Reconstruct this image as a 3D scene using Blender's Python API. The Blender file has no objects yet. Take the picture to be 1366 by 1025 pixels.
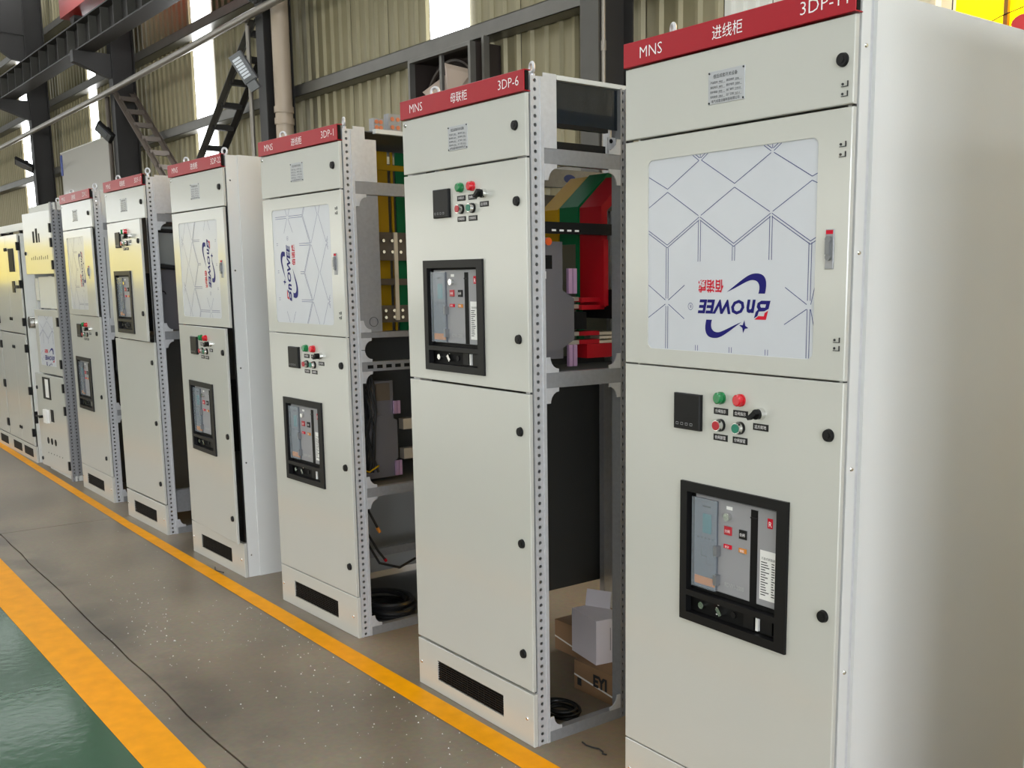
import bpy, bmesh, math, random
from mathutils import Vector, Matrix
random.seed(7)
C = bpy.context.scene.collection
scene = bpy.context.scene

# ---------------------------------------------------------------- camera
cam_d = bpy.data.cameras.new('camera'); cam = bpy.data.objects.new('camera', cam_d); C.objects.link(cam)
FPX = 1377.93
cam_d.sensor_width = 36; cam_d.lens = FPX / 1366 * 36
cam_d.shift_x = (683 - 800.29) / 1366; cam_d.shift_y = (592.89 - 512.5) / 1366
cam_d.clip_start = 0.05
R_ = Vector((0.6475786, 0.76199242, -0.00308421)); U_ = Vector((-0.11636288, 0.10288933, 0.98786308)); F_ = Vector((-0.75306151, 0.6393601, -0.15529656))
M = Matrix((R_, U_, -F_)).transposed().to_4x4(); M.translation = Vector((0, 0, 1.55676))
cam.matrix_world = M
scene.camera = cam

# ---------------------------------------------------------------- world, exposure, lights
scene.view_settings.view_transform = 'Standard'; scene.view_settings.look = 'None'
scene.view_settings.gamma = 1; scene.view_settings.use_curve_mapping = False
scene.view_settings.exposure = 0.32
w = bpy.data.worlds.new('world'); scene.world = w; w.use_nodes = True
w.node_tree.nodes['Background'].inputs[0].default_value = (0.75, 0.85, 1, 1)
w.node_tree.nodes['Background'].inputs[1].default_value = 0.5
SKYLIGHT = 3.0          # daylight through the roof panels
WALL_SKYLIGHT = 6.0     # daylight through the translucent wall sheets
WINDOW = 2.2            # daylight through the long window band across the hall
WINDOW_RIGHT = 15.0      # daylight through the end wall windows behind the camera
GATE = 1.3              # daylight through the open gate at the far end

# ---------------------------------------------------------------- materials
def new_mat(name):
    m = bpy.data.materials.new(name); m.use_nodes = True
    nt = m.node_tree; b = nt.nodes['Principled BSDF']
    return m, nt, b
def lin(c):
    return tuple(((x / 255) / 12.92 if x / 255 <= 0.04045 else (((x / 255) + 0.055) / 1.055) ** 2.4) for x in c)
def mat(name, rgb, rough=0.5, metal=0.0, var=0.0, scale=8, bump=0.0, bscale=300, spec=None, emit=None, estr=0, trans=0, alpha=1, coat=0, crough=0.08, stretch=None):
    m, nt, b = new_mat(name)
    col = lin(rgb) + (1,)
    b.inputs['Base Color'].default_value = col
    b.inputs['Roughness'].default_value = rough; b.inputs['Metallic'].default_value = metal
    if spec is not None: b.inputs['Specular IOR Level'].default_value = spec
    if trans: b.inputs['Transmission Weight'].default_value = trans
    if coat: b.inputs['Coat Weight'].default_value = coat; b.inputs['Coat Roughness'].default_value = crough
    if alpha < 1: b.inputs['Alpha'].default_value = alpha
    if emit:
        b.inputs['Emission Color'].default_value = lin(emit) + (1,); b.inputs['Emission Strength'].default_value = estr
    tc = nt.nodes.new('ShaderNodeTexCoord')
    src = tc.outputs['Object']
    if stretch:
        mp = nt.nodes.new('ShaderNodeMapping'); mp.inputs['Scale'].default_value = stretch
        nt.links.new(src, mp.inputs['Vector']); src = mp.outputs['Vector']
    if var:
        n = nt.nodes.new('ShaderNodeTexNoise'); n.inputs['Scale'].default_value = scale; n.inputs['Detail'].default_value = 6
        nt.links.new(src, n.inputs['Vector'])
        r = nt.nodes.new('ShaderNodeMapRange'); r.inputs['From Min'].default_value = 0.3; r.inputs['From Max'].default_value = 0.7
        r.inputs['To Min'].default_value = 1 - var; r.inputs['To Max'].default_value = 1 + var
        nt.links.new(n.outputs['Fac'], r.inputs['Value'])
        mx = nt.nodes.new('ShaderNodeVectorMath'); mx.operation = 'SCALE'
        mx.inputs[0].default_value = col[:3]; nt.links.new(r.outputs['Result'], mx.inputs['Scale'])
        nt.links.new(mx.outputs['Vector'], b.inputs['Base Color'])
    if bump:
        n2 = nt.nodes.new('ShaderNodeTexNoise'); n2.inputs['Scale'].default_value = bscale; n2.inputs['Detail'].default_value = 2
        nt.links.new(src, n2.inputs['Vector'])
        bp = nt.nodes.new('ShaderNodeBump'); bp.inputs['Strength'].default_value = bump; bp.inputs['Distance'].default_value = 0.002
        nt.links.new(n2.outputs['Fac'], bp.inputs['Height']); nt.links.new(bp.outputs['Normal'], b.inputs['Normal'])
        if coat: nt.links.new(bp.outputs['Normal'], b.inputs['Coat Normal'])
    return m
PAINT = mat('light_grey_powder_coat', (186, 186, 178), 0.35, bump=0.045, bscale=220, coat=0.6, crough=0.13, var=0.012, scale=3)
SIDE = mat('light_grey_side_paint', (206, 207, 204), 0.4, bump=0.06, bscale=200)
PANEL2 = mat('light_grey_satin_paint', (200, 201, 196), 0.42, bump=0.08)
RED = mat('red_enamel', (160, 8, 28), 0.32, spec=0.35)
WHITE = mat('white_print', (235, 232, 232), 0.5)
GALV = mat('galvanised_steel', (196, 197, 199), 0.4, 0.4, var=0.05, scale=60, bump=0.05)
GALVP = mat('zinc_plate_shaded', (142, 143, 145), 0.4, 0.4, var=0.06, scale=60)  # zinc toned down so rails and mid post carry their shade in the colour
CHROME = mat('chrome', (225, 225, 222), 0.15, 1.0)
BLACK = mat('black_plastic', (15, 15, 16), 0.45, spec=0.25)
BLACKM = mat('black_matt_plastic', (11, 11, 11), 0.6, spec=0.2)
RUBBER = mat('black_cable_sheath', (20, 20, 21), 0.45)
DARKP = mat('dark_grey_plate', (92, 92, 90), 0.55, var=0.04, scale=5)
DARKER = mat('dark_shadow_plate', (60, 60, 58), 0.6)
GREYF = mat('breaker_grey_face', (142, 142, 144), 0.45)
BRKBODY = mat('breaker_steel_grey', (120, 118, 122), 0.35, 0.5)
PINK = mat('iridescent_zinc', (208, 170, 206), 0.3, 0.6)
YELLOWB = mat('yellow_busbar_sleeve', (180, 140, 4), 0.55, spec=0.25)
GREENB = mat('green_busbar_sleeve', (2, 100, 56), 0.55, spec=0.25)
REDB = mat('red_busbar_sleeve', (160, 6, 22), 0.55, spec=0.25)
TIN = mat('tinned_copper', (205, 196, 182), 0.35, 0.7)
COPPER = mat('copper', (200, 128, 100), 0.35, 0.9)
BROWN = mat('brown_insulator', (96, 84, 70), 0.5)
GREEN_LENS = mat('green_lamp_lens', (8, 118, 62), 0.15, coat=0.5)
RED_LENS = mat('red_lamp_lens', (196, 10, 32), 0.15, coat=0.5)
RED_BTN = mat('red_button_cap', (170, 24, 40), 0.35)
GREEN_BTN = mat('green_button_cap', (16, 112, 88), 0.35)
ORANGE = mat('orange_plastic', (226, 92, 30), 0.4)
AMBER = mat('amber_label', (196, 122, 40), 0.4)
FILM = mat('white_protective_film', (190, 193, 198), 0.28, var=0.02, scale=6)
INK = mat('navy_print', (40, 50, 110), 0.5)
NAVY = mat('blue_logo_print', (16, 12, 100), 0.5, spec=0.2)
REDP = mat('red_logo_print', (196, 14, 42), 0.5, spec=0.2)
BLKP = mat('black_print', (30, 32, 34), 0.5)
PLATE = mat('nameplate_aluminium', (172, 175, 178), 0.38, 0.6)
LABELW = mat('white_label', (226, 226, 222), 0.5)
BLUEOV = mat('blue_sticker', (30, 60, 150), 0.4)
SCREEN = mat('teal_lcd_screen', (40, 112, 118), 0.3)
SMOKE = mat('clear_smoked_cover', (190, 200, 208), 0.08, alpha=0.16)
CARD = mat('brown_cardboard', (140, 108, 78), 0.8, var=0.05, scale=12)
CARDW = mat('white_cardboard', (218, 212, 218), 0.7)
TAPE = mat('packing_tape', (226, 222, 214), 0.25)
STEELDK = mat('dark_painted_steel', (44, 42, 40), 0.55, var=0.1, scale=3)
STEELMID = mat('grey_primer_steel', (74, 72, 66), 0.5, var=0.12, scale=3)
STEELBR = mat('brown_primer_steel', (86, 76, 66), 0.55, var=0.1, scale=4)
GIRT = mat('galvanised_purlin', (112, 110, 104), 0.4, 0.5, var=0.1, scale=4)
CLAD = mat('olive_cladding_sheet', (142, 134, 104), 0.38, 0.25, var=0.09, scale=5, stretch=(2.2, 2.2, 0.25))
CLADW = mat('white_cladding_sheet', (214, 214, 205), 0.5)
CREAM = mat('cream_sheet', (232, 220, 190), 0.5)
WINM = mat('daylit_window_glass', (235, 240, 245), 0.3, emit=(255, 249, 236), estr=WINDOW)
WINRM = mat('daylit_window_glass_right', (235, 240, 245), 0.3, emit=(244, 248, 255), estr=WINDOW_RIGHT)
GATEM = mat('daylit_gate_opening', (235, 240, 245), 0.3, emit=(250, 252, 255), estr=GATE)
SKYM = mat('translucent_skylight_sheet', (235, 238, 240), 0.4, emit=(250, 252, 255), estr=WALL_SKYLIGHT)
ROOFSKY = mat('translucent_roof_panel', (235, 238, 240), 0.5, emit=(250, 252, 255), estr=SKYLIGHT)
PIPEM = mat('grey_pipe', (140, 134, 124), 0.35, 0.5)
PVC = mat('beige_plastic_pipe', (176, 160, 140), 0.4)
FANM = mat('dark_fan_metal', (58, 50, 46), 0.45, 0.3)
FANB = mat('fan_blade_metal', (176, 158, 142), 0.4, 0.1)
BOARD = mat('glossy_white_board', (222, 218, 210), 0.12, coat=1.0)
BLUET = mat('blue_tape', (30, 60, 140), 0.5)
LEDLENS = mat('frosted_led_lens', (225, 230, 235), 0.25)
LAMPBODY = mat('grey_lamp_body', (120, 122, 124), 0.4, 0.4)
def translucent_mat(name, rgb):
    m, nt, b = new_mat(name); b.inputs['Base Color'].default_value = lin(rgb) + (1,); b.inputs['Roughness'].default_value = 0.4
    tr_ = nt.nodes.new('ShaderNodeBsdfTranslucent'); tr_.inputs['Color'].default_value = lin(rgb) + (1,)
    mx = nt.nodes.new('ShaderNodeMixShader'); mx.inputs[0].default_value = 0.7
    nt.links.new(b.outputs[0], mx.inputs[1]); nt.links.new(tr_.outputs[0], mx.inputs[2]); nt.links.new(mx.outputs[0], nt.nodes['Material Output'].inputs['Surface'])
    return m
YELPVC = translucent_mat('yellow_curtain_plastic', (255, 200, 4))
YELPAINT = mat('yellow_crane_paint', (246, 196, 20), 0.4)
REDCR = mat('red_crane_paint', (190, 40, 30), 0.4)
ROOFM = mat('roof_sheet', (105, 105, 102), 0.6)
HALLW = mat('far_wall_paint', (150, 150, 144), 0.7)
LINEY = mat('yellow_floor_paint', (240, 160, 0), 0.45, spec=0.12, var=0.07, scale=14)
GREENF = mat('green_epoxy_floor', (50, 86, 60), 0.13, spec=0.28, bump=0.3, bscale=22, var=0.06, scale=2)
JOINT = mat('dark_floor_joint', (38, 36, 33), 0.9)
CRUMB = mat('white_crumbs', (215, 215, 210), 0.6)
def concrete_mat():
    m, nt, b = new_mat('polished_concrete')
    tc = nt.nodes.new('ShaderNodeTexCoord')
    n1 = nt.nodes.new('ShaderNodeTexNoise'); n1.inputs['Scale'].default_value = 1.1; n1.inputs['Detail'].default_value = 8
    n2 = nt.nodes.new('ShaderNodeTexNoise'); n2.inputs['Scale'].default_value = 45; n2.inputs['Detail'].default_value = 4
    nt.links.new(tc.outputs['Object'], n1.inputs['Vector']); nt.links.new(tc.outputs['Object'], n2.inputs['Vector'])
    cr = nt.nodes.new('ShaderNodeValToRGB')
    cr.color_ramp.elements[0].position = 0.3; cr.color_ramp.elements[0].color = lin((102, 90, 74)) + (1,)
    cr.color_ramp.elements[1].position = 0.68; cr.color_ramp.elements[1].color = lin((142, 128, 107)) + (1,)
    nt.links.new(n1.outputs['Fac'], cr.inputs['Fac'])
    mx = nt.nodes.new('ShaderNodeMix'); mx.data_type = 'RGBA'; mx.blend_type = 'OVERLAY'; mx.inputs['Factor'].default_value = 0.28
    nt.links.new(cr.outputs['Color'], mx.inputs['A']); nt.links.new(n2.outputs['Color'], mx.inputs['B'])
    hs = nt.nodes.new('ShaderNodeHueSaturation'); hs.inputs['Saturation'].default_value = 0.95
    nt.links.new(mx.outputs['Result'], hs.inputs['Color'])
    # damp dark stains along the floor joint
    sx = nt.nodes.new('ShaderNodeSeparateXYZ'); nt.links.new(tc.outputs['Object'], sx.inputs[0])
    di = nt.nodes.new('ShaderNodeMath'); di.operation = 'SUBTRACT'; di.inputs[1].default_value = 1.20; nt.links.new(sx.outputs['Y'], di.inputs[0])
    ab = nt.nodes.new('ShaderNodeMath'); ab.operation = 'ABSOLUTE'; nt.links.new(di.outputs[0], ab.inputs[0])
    m1 = nt.nodes.new('ShaderNodeMapRange'); m1.inputs['From Min'].default_value = 0.03; m1.inputs['From Max'].default_value = 0.20; m1.inputs['To Min'].default_value = 1; m1.inputs['To Max'].default_value = 0
    nt.links.new(ab.outputs[0], m1.inputs['Value'])
    n3 = nt.nodes.new('ShaderNodeTexNoise'); n3.inputs['Scale'].default_value = 2.6; n3.inputs['Detail'].default_value = 5; nt.links.new(tc.outputs['Object'], n3.inputs['Vector'])
    m2 = nt.nodes.new('ShaderNodeMapRange'); m2.inputs['From Min'].default_value = 0.44; m2.inputs['From Max'].default_value = 0.6; nt.links.new(n3.outputs['Fac'], m2.inputs['Value'])
    pr_ = nt.nodes.new('ShaderNodeMath'); pr_.operation = 'MULTIPLY'; nt.links.new(m1.outputs['Result'], pr_.inputs[0]); nt.links.new(m2.outputs['Result'], pr_.inputs[1])
    st = nt.nodes.new('ShaderNodeMix'); st.data_type = 'RGBA'; st.blend_type = 'MULTIPLY'; st.inputs['B'].default_value = (0.58, 0.58, 0.6, 1)
    nt.links.new(pr_.outputs[0], st.inputs['Factor']); nt.links.new(hs.outputs['Color'], st.inputs['A'])
    nt.links.new(st.outputs['Result'], b.inputs['Base Color'])
    mr = nt.nodes.new('ShaderNodeMapRange'); mr.inputs['To Min'].default_value = 0.22; mr.inputs['To Max'].default_value = 0.5
    nt.links.new(n1.outputs['Fac'], mr.inputs['Value']); nt.links.new(mr.outputs['Result'], b.inputs['Roughness'])
    return m
CONC = concrete_mat()

# ---------------------------------------------------------------- mesh helpers
class MB:
    def __init__(s): s.v = []; s.f = []
    def add(s, vs, fs):
        o = len(s.v); s.v += [tuple(v) for v in vs]; s.f += [tuple(i + o for i in f) for f in fs]; return s
    def box(s, x0, x1, y0, y1, z0, z1):
        vs = [(x, y, z) for x in (x0, x1) for y in (y0, y1) for z in (z0, z1)]
        return s.add(vs, [(0, 1, 3, 2), (4, 6, 7, 5), (0, 4, 5, 1), (2, 3, 7, 6), (0, 2, 6, 4), (1, 5, 7, 3)])
    def quad(s, a, b, c, d): return s.add([a, b, c, d], [(0, 1, 2, 3)])
    def cyl(s, p0, p1, r0, n=16, r1=None, cap=True):
        p0 = Vector(p0); p1 = Vector(p1); r1 = r0 if r1 is None else r1
        d = (p1 - p0).normalized(); a = d.orthogonal().normalized(); b = d.cross(a)
        vs = []
        for p, r in ((p0, r0), (p1, r1)):
            for i in range(n):
                t = 2 * math.pi * i / n; vs.append(p + a * (r * math.cos(t)) + b * (r * math.sin(t)))
        fs = [(i, (i + 1) % n, n + (i + 1) % n, n + i) for i in range(n)]
        if cap: fs += [tuple(range(n - 1, -1, -1)), tuple(range(n, 2 * n))]
        return s.add(vs, fs)
    def tube(s, pts, r, n=8, closed=False):
        pts = [Vector(p) for p in pts]; m = len(pts); vs = []; prev = None
        for i, p in enumerate(pts):
            if closed: d = (pts[(i + 1) % m] - pts[i - 1]).normalized()
            else: d = (pts[min(i + 1, m - 1)] - pts[max(i - 1, 0)]).normalized()
            if prev is None: a = d.orthogonal().normalized()
            else:
                a = prev - d * prev.dot(d); a = a.normalized() if a.length > 1e-6 else d.orthogonal().normalized()
            prev = a; b = d.cross(a)
            for k in range(n):
                t = 2 * math.pi * k / n; vs.append(p + a * (r * math.cos(t)) + b * (r * math.sin(t)))
        fs = []
        for i in range(m if closed else m - 1):
            j = (i + 1) % m
            for k in range(n): fs.append((i * n + k, i * n + (k + 1) % n, j * n + (k + 1) % n, j * n + k))
        if not closed: fs += [tuple(range(n - 1, -1, -1)), tuple(range((m - 1) * n, m * n))]
        return s.add(vs, fs)
    def beam(s, p0, p1, wx, wz, up=(0, 0, 1)):
        """rectangular bar from p0 to p1"""
        p0 = Vector(p0); p1 = Vector(p1); d = (p1 - p0).normalized()
        a = d.cross(Vector(up)); a = a.normalized() if a.length > 1e-5 else d.orthogonal().normalized(); b = a.cross(d)
        vs = [p + a * (sx * wx / 2) + b * (sz * wz / 2) for p in (p0, p1) for sx in (-1, 1) for sz in (-1, 1)]
        return s.add(vs, [(0, 1, 3, 2), (4, 6, 7, 5), (0, 4, 5, 1), (2, 3, 7, 6), (0, 2, 6, 4), (1, 5, 7, 3)])
    def prism(s, poly, y0, y1):
        """polygon in x,z extruded over y"""
        n = len(poly)
        vs = [(x, y0, z) for x, z in poly] + [(x, y1, z) for x, z in poly]
        return s.add(vs, [tuple(range(n)), tuple(range(2 * n - 1, n - 1, -1))] + [(i, n + i, n + (i + 1) % n, (i + 1) % n) for i in range(n)])
    def prism_x(s, poly, x0, x1):
        """polygon in y,z extruded over x"""
        n = len(poly)
        vs = [(x0, y, z) for y, z in poly] + [(x1, y, z) for y, z in poly]
        return s.add(vs, [tuple(range(n)), tuple(range(2 * n - 1, n - 1, -1))] + [(i, n + i, n + (i + 1) % n, (i + 1) % n) for i in range(n)])
    def sheet(s, x0, x1, z0, z1, y0, y1, hole=None, rad=0.0, ch=0.002):
        """door-like sheet: front at y0 (towards -y), back at y1, optional hole (x0,x1,z0,z1) with rounded corners"""
        ob = [(x0, y1, z0), (x1, y1, z0), (x1, y1, z1), (x0, y1, z1)]
        om = [(x0, y0 + ch, z0), (x1, y0 + ch, z0), (x1, y0 + ch, z1), (x0, y0 + ch, z1)]
        of = [(x0 + ch, y0, z0 + ch), (x1 - ch, y0, z0 + ch), (x1 - ch, y0, z1 - ch), (x0 + ch, y0, z1 - ch)]
        vs = ob + om + of; fs = []
        for i in range(4):
            j = (i + 1) % 4; fs += [(i, j, 4 + j, 4 + i), (4 + i, 4 + j, 8 + j, 8 + i)]
        if hole is None: return s.add(vs, fs + [(8, 9, 10, 11), (3, 2, 1, 0)])
        hx0, hx1, hz0, hz1 = hole; k = 5 if rad > 0 else 1
        cs = [(hx0 + rad, hz0 + rad, 180), (hx1 - rad, hz0 + rad, 270), (hx1 - rad, hz1 - rad, 0), (hx0 + rad, hz1 - rad, 90)]
        loop = []
        for cx, cz, a0 in cs:
            for q in range(k):
                a = math.radians(a0 + (90 * q / (k - 1) if k > 1 else 45)); loop.append((cx + rad * math.cos(a), cz + rad * math.sin(a)))
        n = len(loop); o = len(vs)
        vs += [(x, y0, z) for x, z in loop] + [(x, y1, z) for x, z in loop]
        for side, base in ((0, 8), (1, 0)):
            for i in range(n):
                j = (i + 1) % n; ci = i // k; cj = j // k
                a, b = o + side * n + i, o + side * n + j
                q = (base + ci, b, a) if ci == cj else (base + ci, base + cj, b, a)
                fs.append(q if side == 0 else q[::-1])
        for i in range(n):
            j = (i + 1) % n; fs.append((o + i, o + j, o + n + j, o + n + i))
        return s.add(vs, fs)
    def perf(s, y0, y1, z0, z1, x, yc, r, pitch, n=8):
        """perforated strip in the plane x = const: one hole row at y = yc; closed by small hole walls"""
        k = int((z1 - z0) / pitch); pitch = (z1 - z0) / k
        for c in range(k):
            za = z0 + c * pitch; zb = za + pitch; zc = (za + zb) / 2
            vs = [(x, y0, za), (x, y1, za), (x, y1, zb), (x, y0, zb)]
            hole = [(yc + r * math.cos(math.radians(225 + i * 360 / n)), zc + r * math.sin(math.radians(225 + i * 360 / n))) for i in range(n)]
            vs += [(x, a, b) for a, b in hole] + [(x - 0.004, a, b) for a, b in hole]
            fs = []
            m = n // 4
            for i in range(n):
                j = (i + 1) % n; q = i // m; q2 = (i + 1) // m % 4
                fs.append((q, 4 + j, 4 + i) if q == q2 else (q, q2, 4 + j, 4 + i))
                fs.append((4 + i, 4 + j, 4 + n + j, 4 + n + i))
            s.add(vs, fs)
        return s
    def strip(s, pts, wd, y):
        """flat printed line in the x,z plane"""
        for (xa, za), (xb, zb) in zip(pts[:-1], pts[1:]):
            d = Vector((xb - xa, zb - za)); L = d.length
            if L < 1e-6: continue
            nx, nz = -d.y / L * wd / 2, d.x / L * wd / 2
            s.add([(xa + nx, y, za + nz), (xa - nx, y, za - nz), (xb - nx, y, zb - nz), (xb + nx, y, zb + nz)], [(0, 1, 2, 3)])
        return s
    def poly(s, pts, y): return s.add([(x, y, z) for x, z in pts], [tuple(range(len(pts)))])
    def mesh(s, name, m, smooth=False):
        me = bpy.data.meshes.new(name); me.from_pydata(s.v, [], s.f); me.materials.append(m)
        if smooth: me.polygons.foreach_set('use_smooth', [True] * len(me.polygons))
        return me
    def build(s, name, m, parent=None, label=None, kind=None, loc=None, smooth=False, fix=True):
        me = s.mesh(name, m, smooth)
        if fix:
            bm = bmesh.new(); bm.from_mesh(me); bmesh.ops.recalc_face_normals(bm, faces=bm.faces); bm.to_mesh(me); bm.free()
        if smooth: me.polygons.foreach_set('use_smooth', [True] * len(me.polygons)); me.set_sharp_from_angle(angle=math.radians(40))
        o = bpy.data.objects.new(name, me); C.objects.link(o)
        if parent: o.parent = parent
        if label: o['label'] = label
        if kind: o['kind'] = kind
        if loc: o.location = loc
        return o
def thing(name, label, cat, loc=(0, 0, 0), rz=0, group=None):
    o = bpy.data.objects.new(name, None); C.objects.link(o); o.location = loc; o.rotation_euler = (0, 0, rz)
    o.empty_display_size = 0.1
    o['label'] = label; o['category'] = cat
    if group: o['group'] = group
    return o
def tag(o, label, cat, group=None):
    o['label'] = label; o['category'] = cat
    if group: o['group'] = group
    return o
def copy_part(src, parent, loc=None):
    o = src.copy(); C.objects.link(o); o.parent = parent
    if loc: o.location = loc
    return o

# text -> mesh, cached by string; laid in the x,z plane facing -y
_tc = {}
def text_mesh(txt, size, align='LEFT', xs=1.0, shear=0.0, bold=0.0, res=2):
    key = (txt, size, align, xs, shear, bold)
    if key in _tc: return _tc[key]
    cu = bpy.data.curves.new('lettering_curve', 'FONT'); cu.body = txt; cu.size = size; cu.align_x = align
    cu.resolution_u = res; cu.shear = shear; cu.offset = bold
    ob = bpy.data.objects.new('lettering_tmp', cu); C.objects.link(ob)
    dg = bpy.context.evaluated_depsgraph_get(); dg.update()
    me = bpy.data.meshes.new_from_object(ob.evaluated_get(dg))
    bpy.data.objects.remove(ob); bpy.data.curves.remove(cu)
    vs = [(v.co.x * xs, v.co.y) for v in me.vertices]; fs = [tuple(p.vertices) for p in me.polygons]
    bpy.data.meshes.remove(me)
    _tc[key] = (vs, fs); return _tc[key]
def add_text(mb, txt, x, z, y, size, rot=0.0, fit=None, **kw):
    vs, fs = text_mesh(txt, size, **kw)
    if fit:
        lo = min(v[0] for v in vs); k = fit / (max(v[0] for v in vs) - lo); vs = [((v[0] - lo) * k, v[1]) for v in vs]
    c, s_ = math.cos(rot), math.sin(rot)
    mb.add([(x + a * c - b * s_, y, z + a * s_ + b * c) for a, b in vs], fs); return mb

# ================================================================ SETTING
WY = 5.7                       # back wall plane
# floor: base slab, concrete slabs with a recessed joint, painted bands
floor = MB().box(-45, 14, -15, WY + 0.3, -0.12, -0.02).build('floor', JOINT); floor['kind'] = 'structure'
rj = random.Random(3)
def joint_line(xa, xb, yfun, n):
    return [(xa + (xb - xa) * i / n, yfun(xa + (xb - xa) * i / n) + rj.uniform(-0.006, 0.006)) for i in range(n + 1)]
JL = joint_line(-45, 14, lambda x: 1.16 + 0.016 * max(0, -x - 3.5), 240)
def slab(poly, name='concrete_slab', m=CONC, z=0.0):
    n = len(poly); mb = MB()
    mb.add([(x, y, z) for x, y in poly] + [(x, y, -0.02) for x, y in poly], [tuple(range(n))] + [(i, (i + 1) % n, n + (i + 1) % n, n + i) for i in range(n)])
    return mb.build(name, m, floor)
XJ = -7.28
near = [p for p in JL if p[0] > XJ]; far = [p for p in JL if p[0] < XJ - 0.01]
g = 0.0035
slab([(XJ + 0.003, near[0][1] + g)] + [(x, y + g) for x, y in near[1:]] + [(14, WY), (XJ + 0.003, WY)])
slab([(x, y + g) for x, y in far[:-1]] + [(XJ - 0.003, far[-1][1] + g), (XJ - 0.003, WY), (-45, WY)])
slab([(-45, 0.9), (14, 0.9)] + [(x, y - g) for x, y in reversed(JL)])
MB().add([(-45, -15, 0.0), (14, -15, 0.0), (14, 0.925, 0.0), (-45, 0.925, 0.0)], [(0, 1, 2, 3)]).build('green_walkway', GREENF, floor, 'glossy green epoxy walkway', loc=(0, 0, 0.0015))
MB().add([(-45, 0.925, 0), (14, 0.90, 0), (14, 1.045, 0), (-3.3, 1.062, 0), (-6.6, 1.098, 0), (-45, 1.13, 0)], [(0, 1, 2, 3, 4, 5)]).build('painted_line', LINEY, floor, 'broad yellow line along the green walkway', loc=(0, 0, 0.003))
top = [(-45, 2.55), (-11.6, 2.027), (-7.1, 1.942), (-3.4, 1.936), (14, 1.90)]; bot = [(-45, 2.45), (-11.2, 1.955), (-6.9, 1.876), (-3.2, 1.842), (14, 1.75)]
MB().add([(x, y, 0) for x, y in top] + [(x, y, 0) for x, y in bot], [(i, i + 1, 6 + i, 5 + i) for i in range(4)]).build('painted_line', LINEY, floor, 'narrow yellow line in front of the cabinets', loc=(0, 0, 0.002))
# crumbs
cm = MB()
for (cx, cy_, sx, sy, n) in ((-3.6, 1.55, 0.6, 0.25, 150), (-5.0, 1.35, 0.5, 0.12, 90), (-4.6, 1.75, 1.2, 0.15, 60), (-2.7, 1.45, 0.3, 0.2, 60)):
    for _ in range(n):
        x = random.gauss(cx, sx); y = min(1.83, max(1.1, random.gauss(cy_, sy))); r = random.uniform(0.0015, 0.0048); a = random.uniform(0, 3)
        cm.add([(x + r * math.cos(a + q), y + r * math.sin(a + q) * 0.7, 0.0005) for q in (0, 2, 4)] + [(x, y, r * 0.8 + 0.0005)], [(0, 1, 3), (1, 2, 3), (2, 0, 3)])
o = cm.build('debris_crumb', CRUMB); o['kind'] = 'stuff'; tag(o, 'tiny white crumbs of debris scattered over the grey concrete floor', 'debris')

# back wall with ribbed sheets
wall = MB().box(-45, 14, WY + 0.06, WY + 0.3, 0, 8).build('wall_back', ROOFM); wall['kind'] = 'structure'
def rib_mesh(wd, m, name, z0=0.0, z1=7.4):
    prof = []; nr = 4; p = wd / nr
    for i in range(nr):
        a = i * p
        prof += [(a + 0.004, 0.0), (a + p * 0.60, 0.0), (a + p * 0.70, -0.03), (a + p * 0.86, -0.03), (a + p * 0.96, 0.0)]
    prof.append((wd - 0.004, 0.0))
    n = len(prof); mb = MB()
    mb.add([(x, y, z0) for x, y in prof] + [(x, y, z1) for x, y in prof], [(i, i + 1, n + i + 1, n + i) for i in range(n - 1)])
    return mb.mesh(name, m)
SK = [(-26.81, 0.70), (-21.30, 0.46), (-15.85, 0.755), (-9.30, 0.71)]
def put_sheet(me, x, name='cladding_sheet'):
    o = bpy.data.objects.new(name, me); C.objects.link(o); o.parent = wall; o.location = (x, WY, 0); return o
edges = [(-45, 0)] + SK + [(-5.33, 0)]
for i in range(len(edges) - 1):
    xa = edges[i][0] + edges[i][1]; xb = edges[i + 1][0]; n = max(1, round((xb - xa) / 0.8)); wd = (xb - xa) / n
    me = rib_mesh(wd, CLAD, 'cladding_sheet')
    for k in range(n): put_sheet(me, xa + k * wd)
for x, wd in SK:
    put_sheet(rib_mesh(wd, SKYM, 'skylight_sheet'), x, 'skylight_sheet')['label'] = 'translucent white daylight sheet'
me = rib_mesh(0.45, CLADW, 'cladding_sheet')
for k in range(3): put_sheet(me, -5.33 + k * 0.45)['label'] = 'white cladding sheet'
me = rib_mesh(0.8, CREAM, 'cladding_sheet')
for k in range(22): put_sheet(me, -3.98 + k * 0.8)['label'] = 'cream cladding sheet'
# girts on the wall
for z in (2.38, 3.73, 5.03, 6.4):
    mb = MB(); y0, y1 = 5.5, WY - 0.032
    mb.box(-45, -5.4, y0, y0 + 0.006, z, z + 0.13); mb.box(-45, -5.4, y0, y1, z, z + 0.006); mb.box(-45, -5.4, y0, y1, z + 0.124, z + 0.13)
    mb.build('wall_girt', GIRT, wall)
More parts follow.
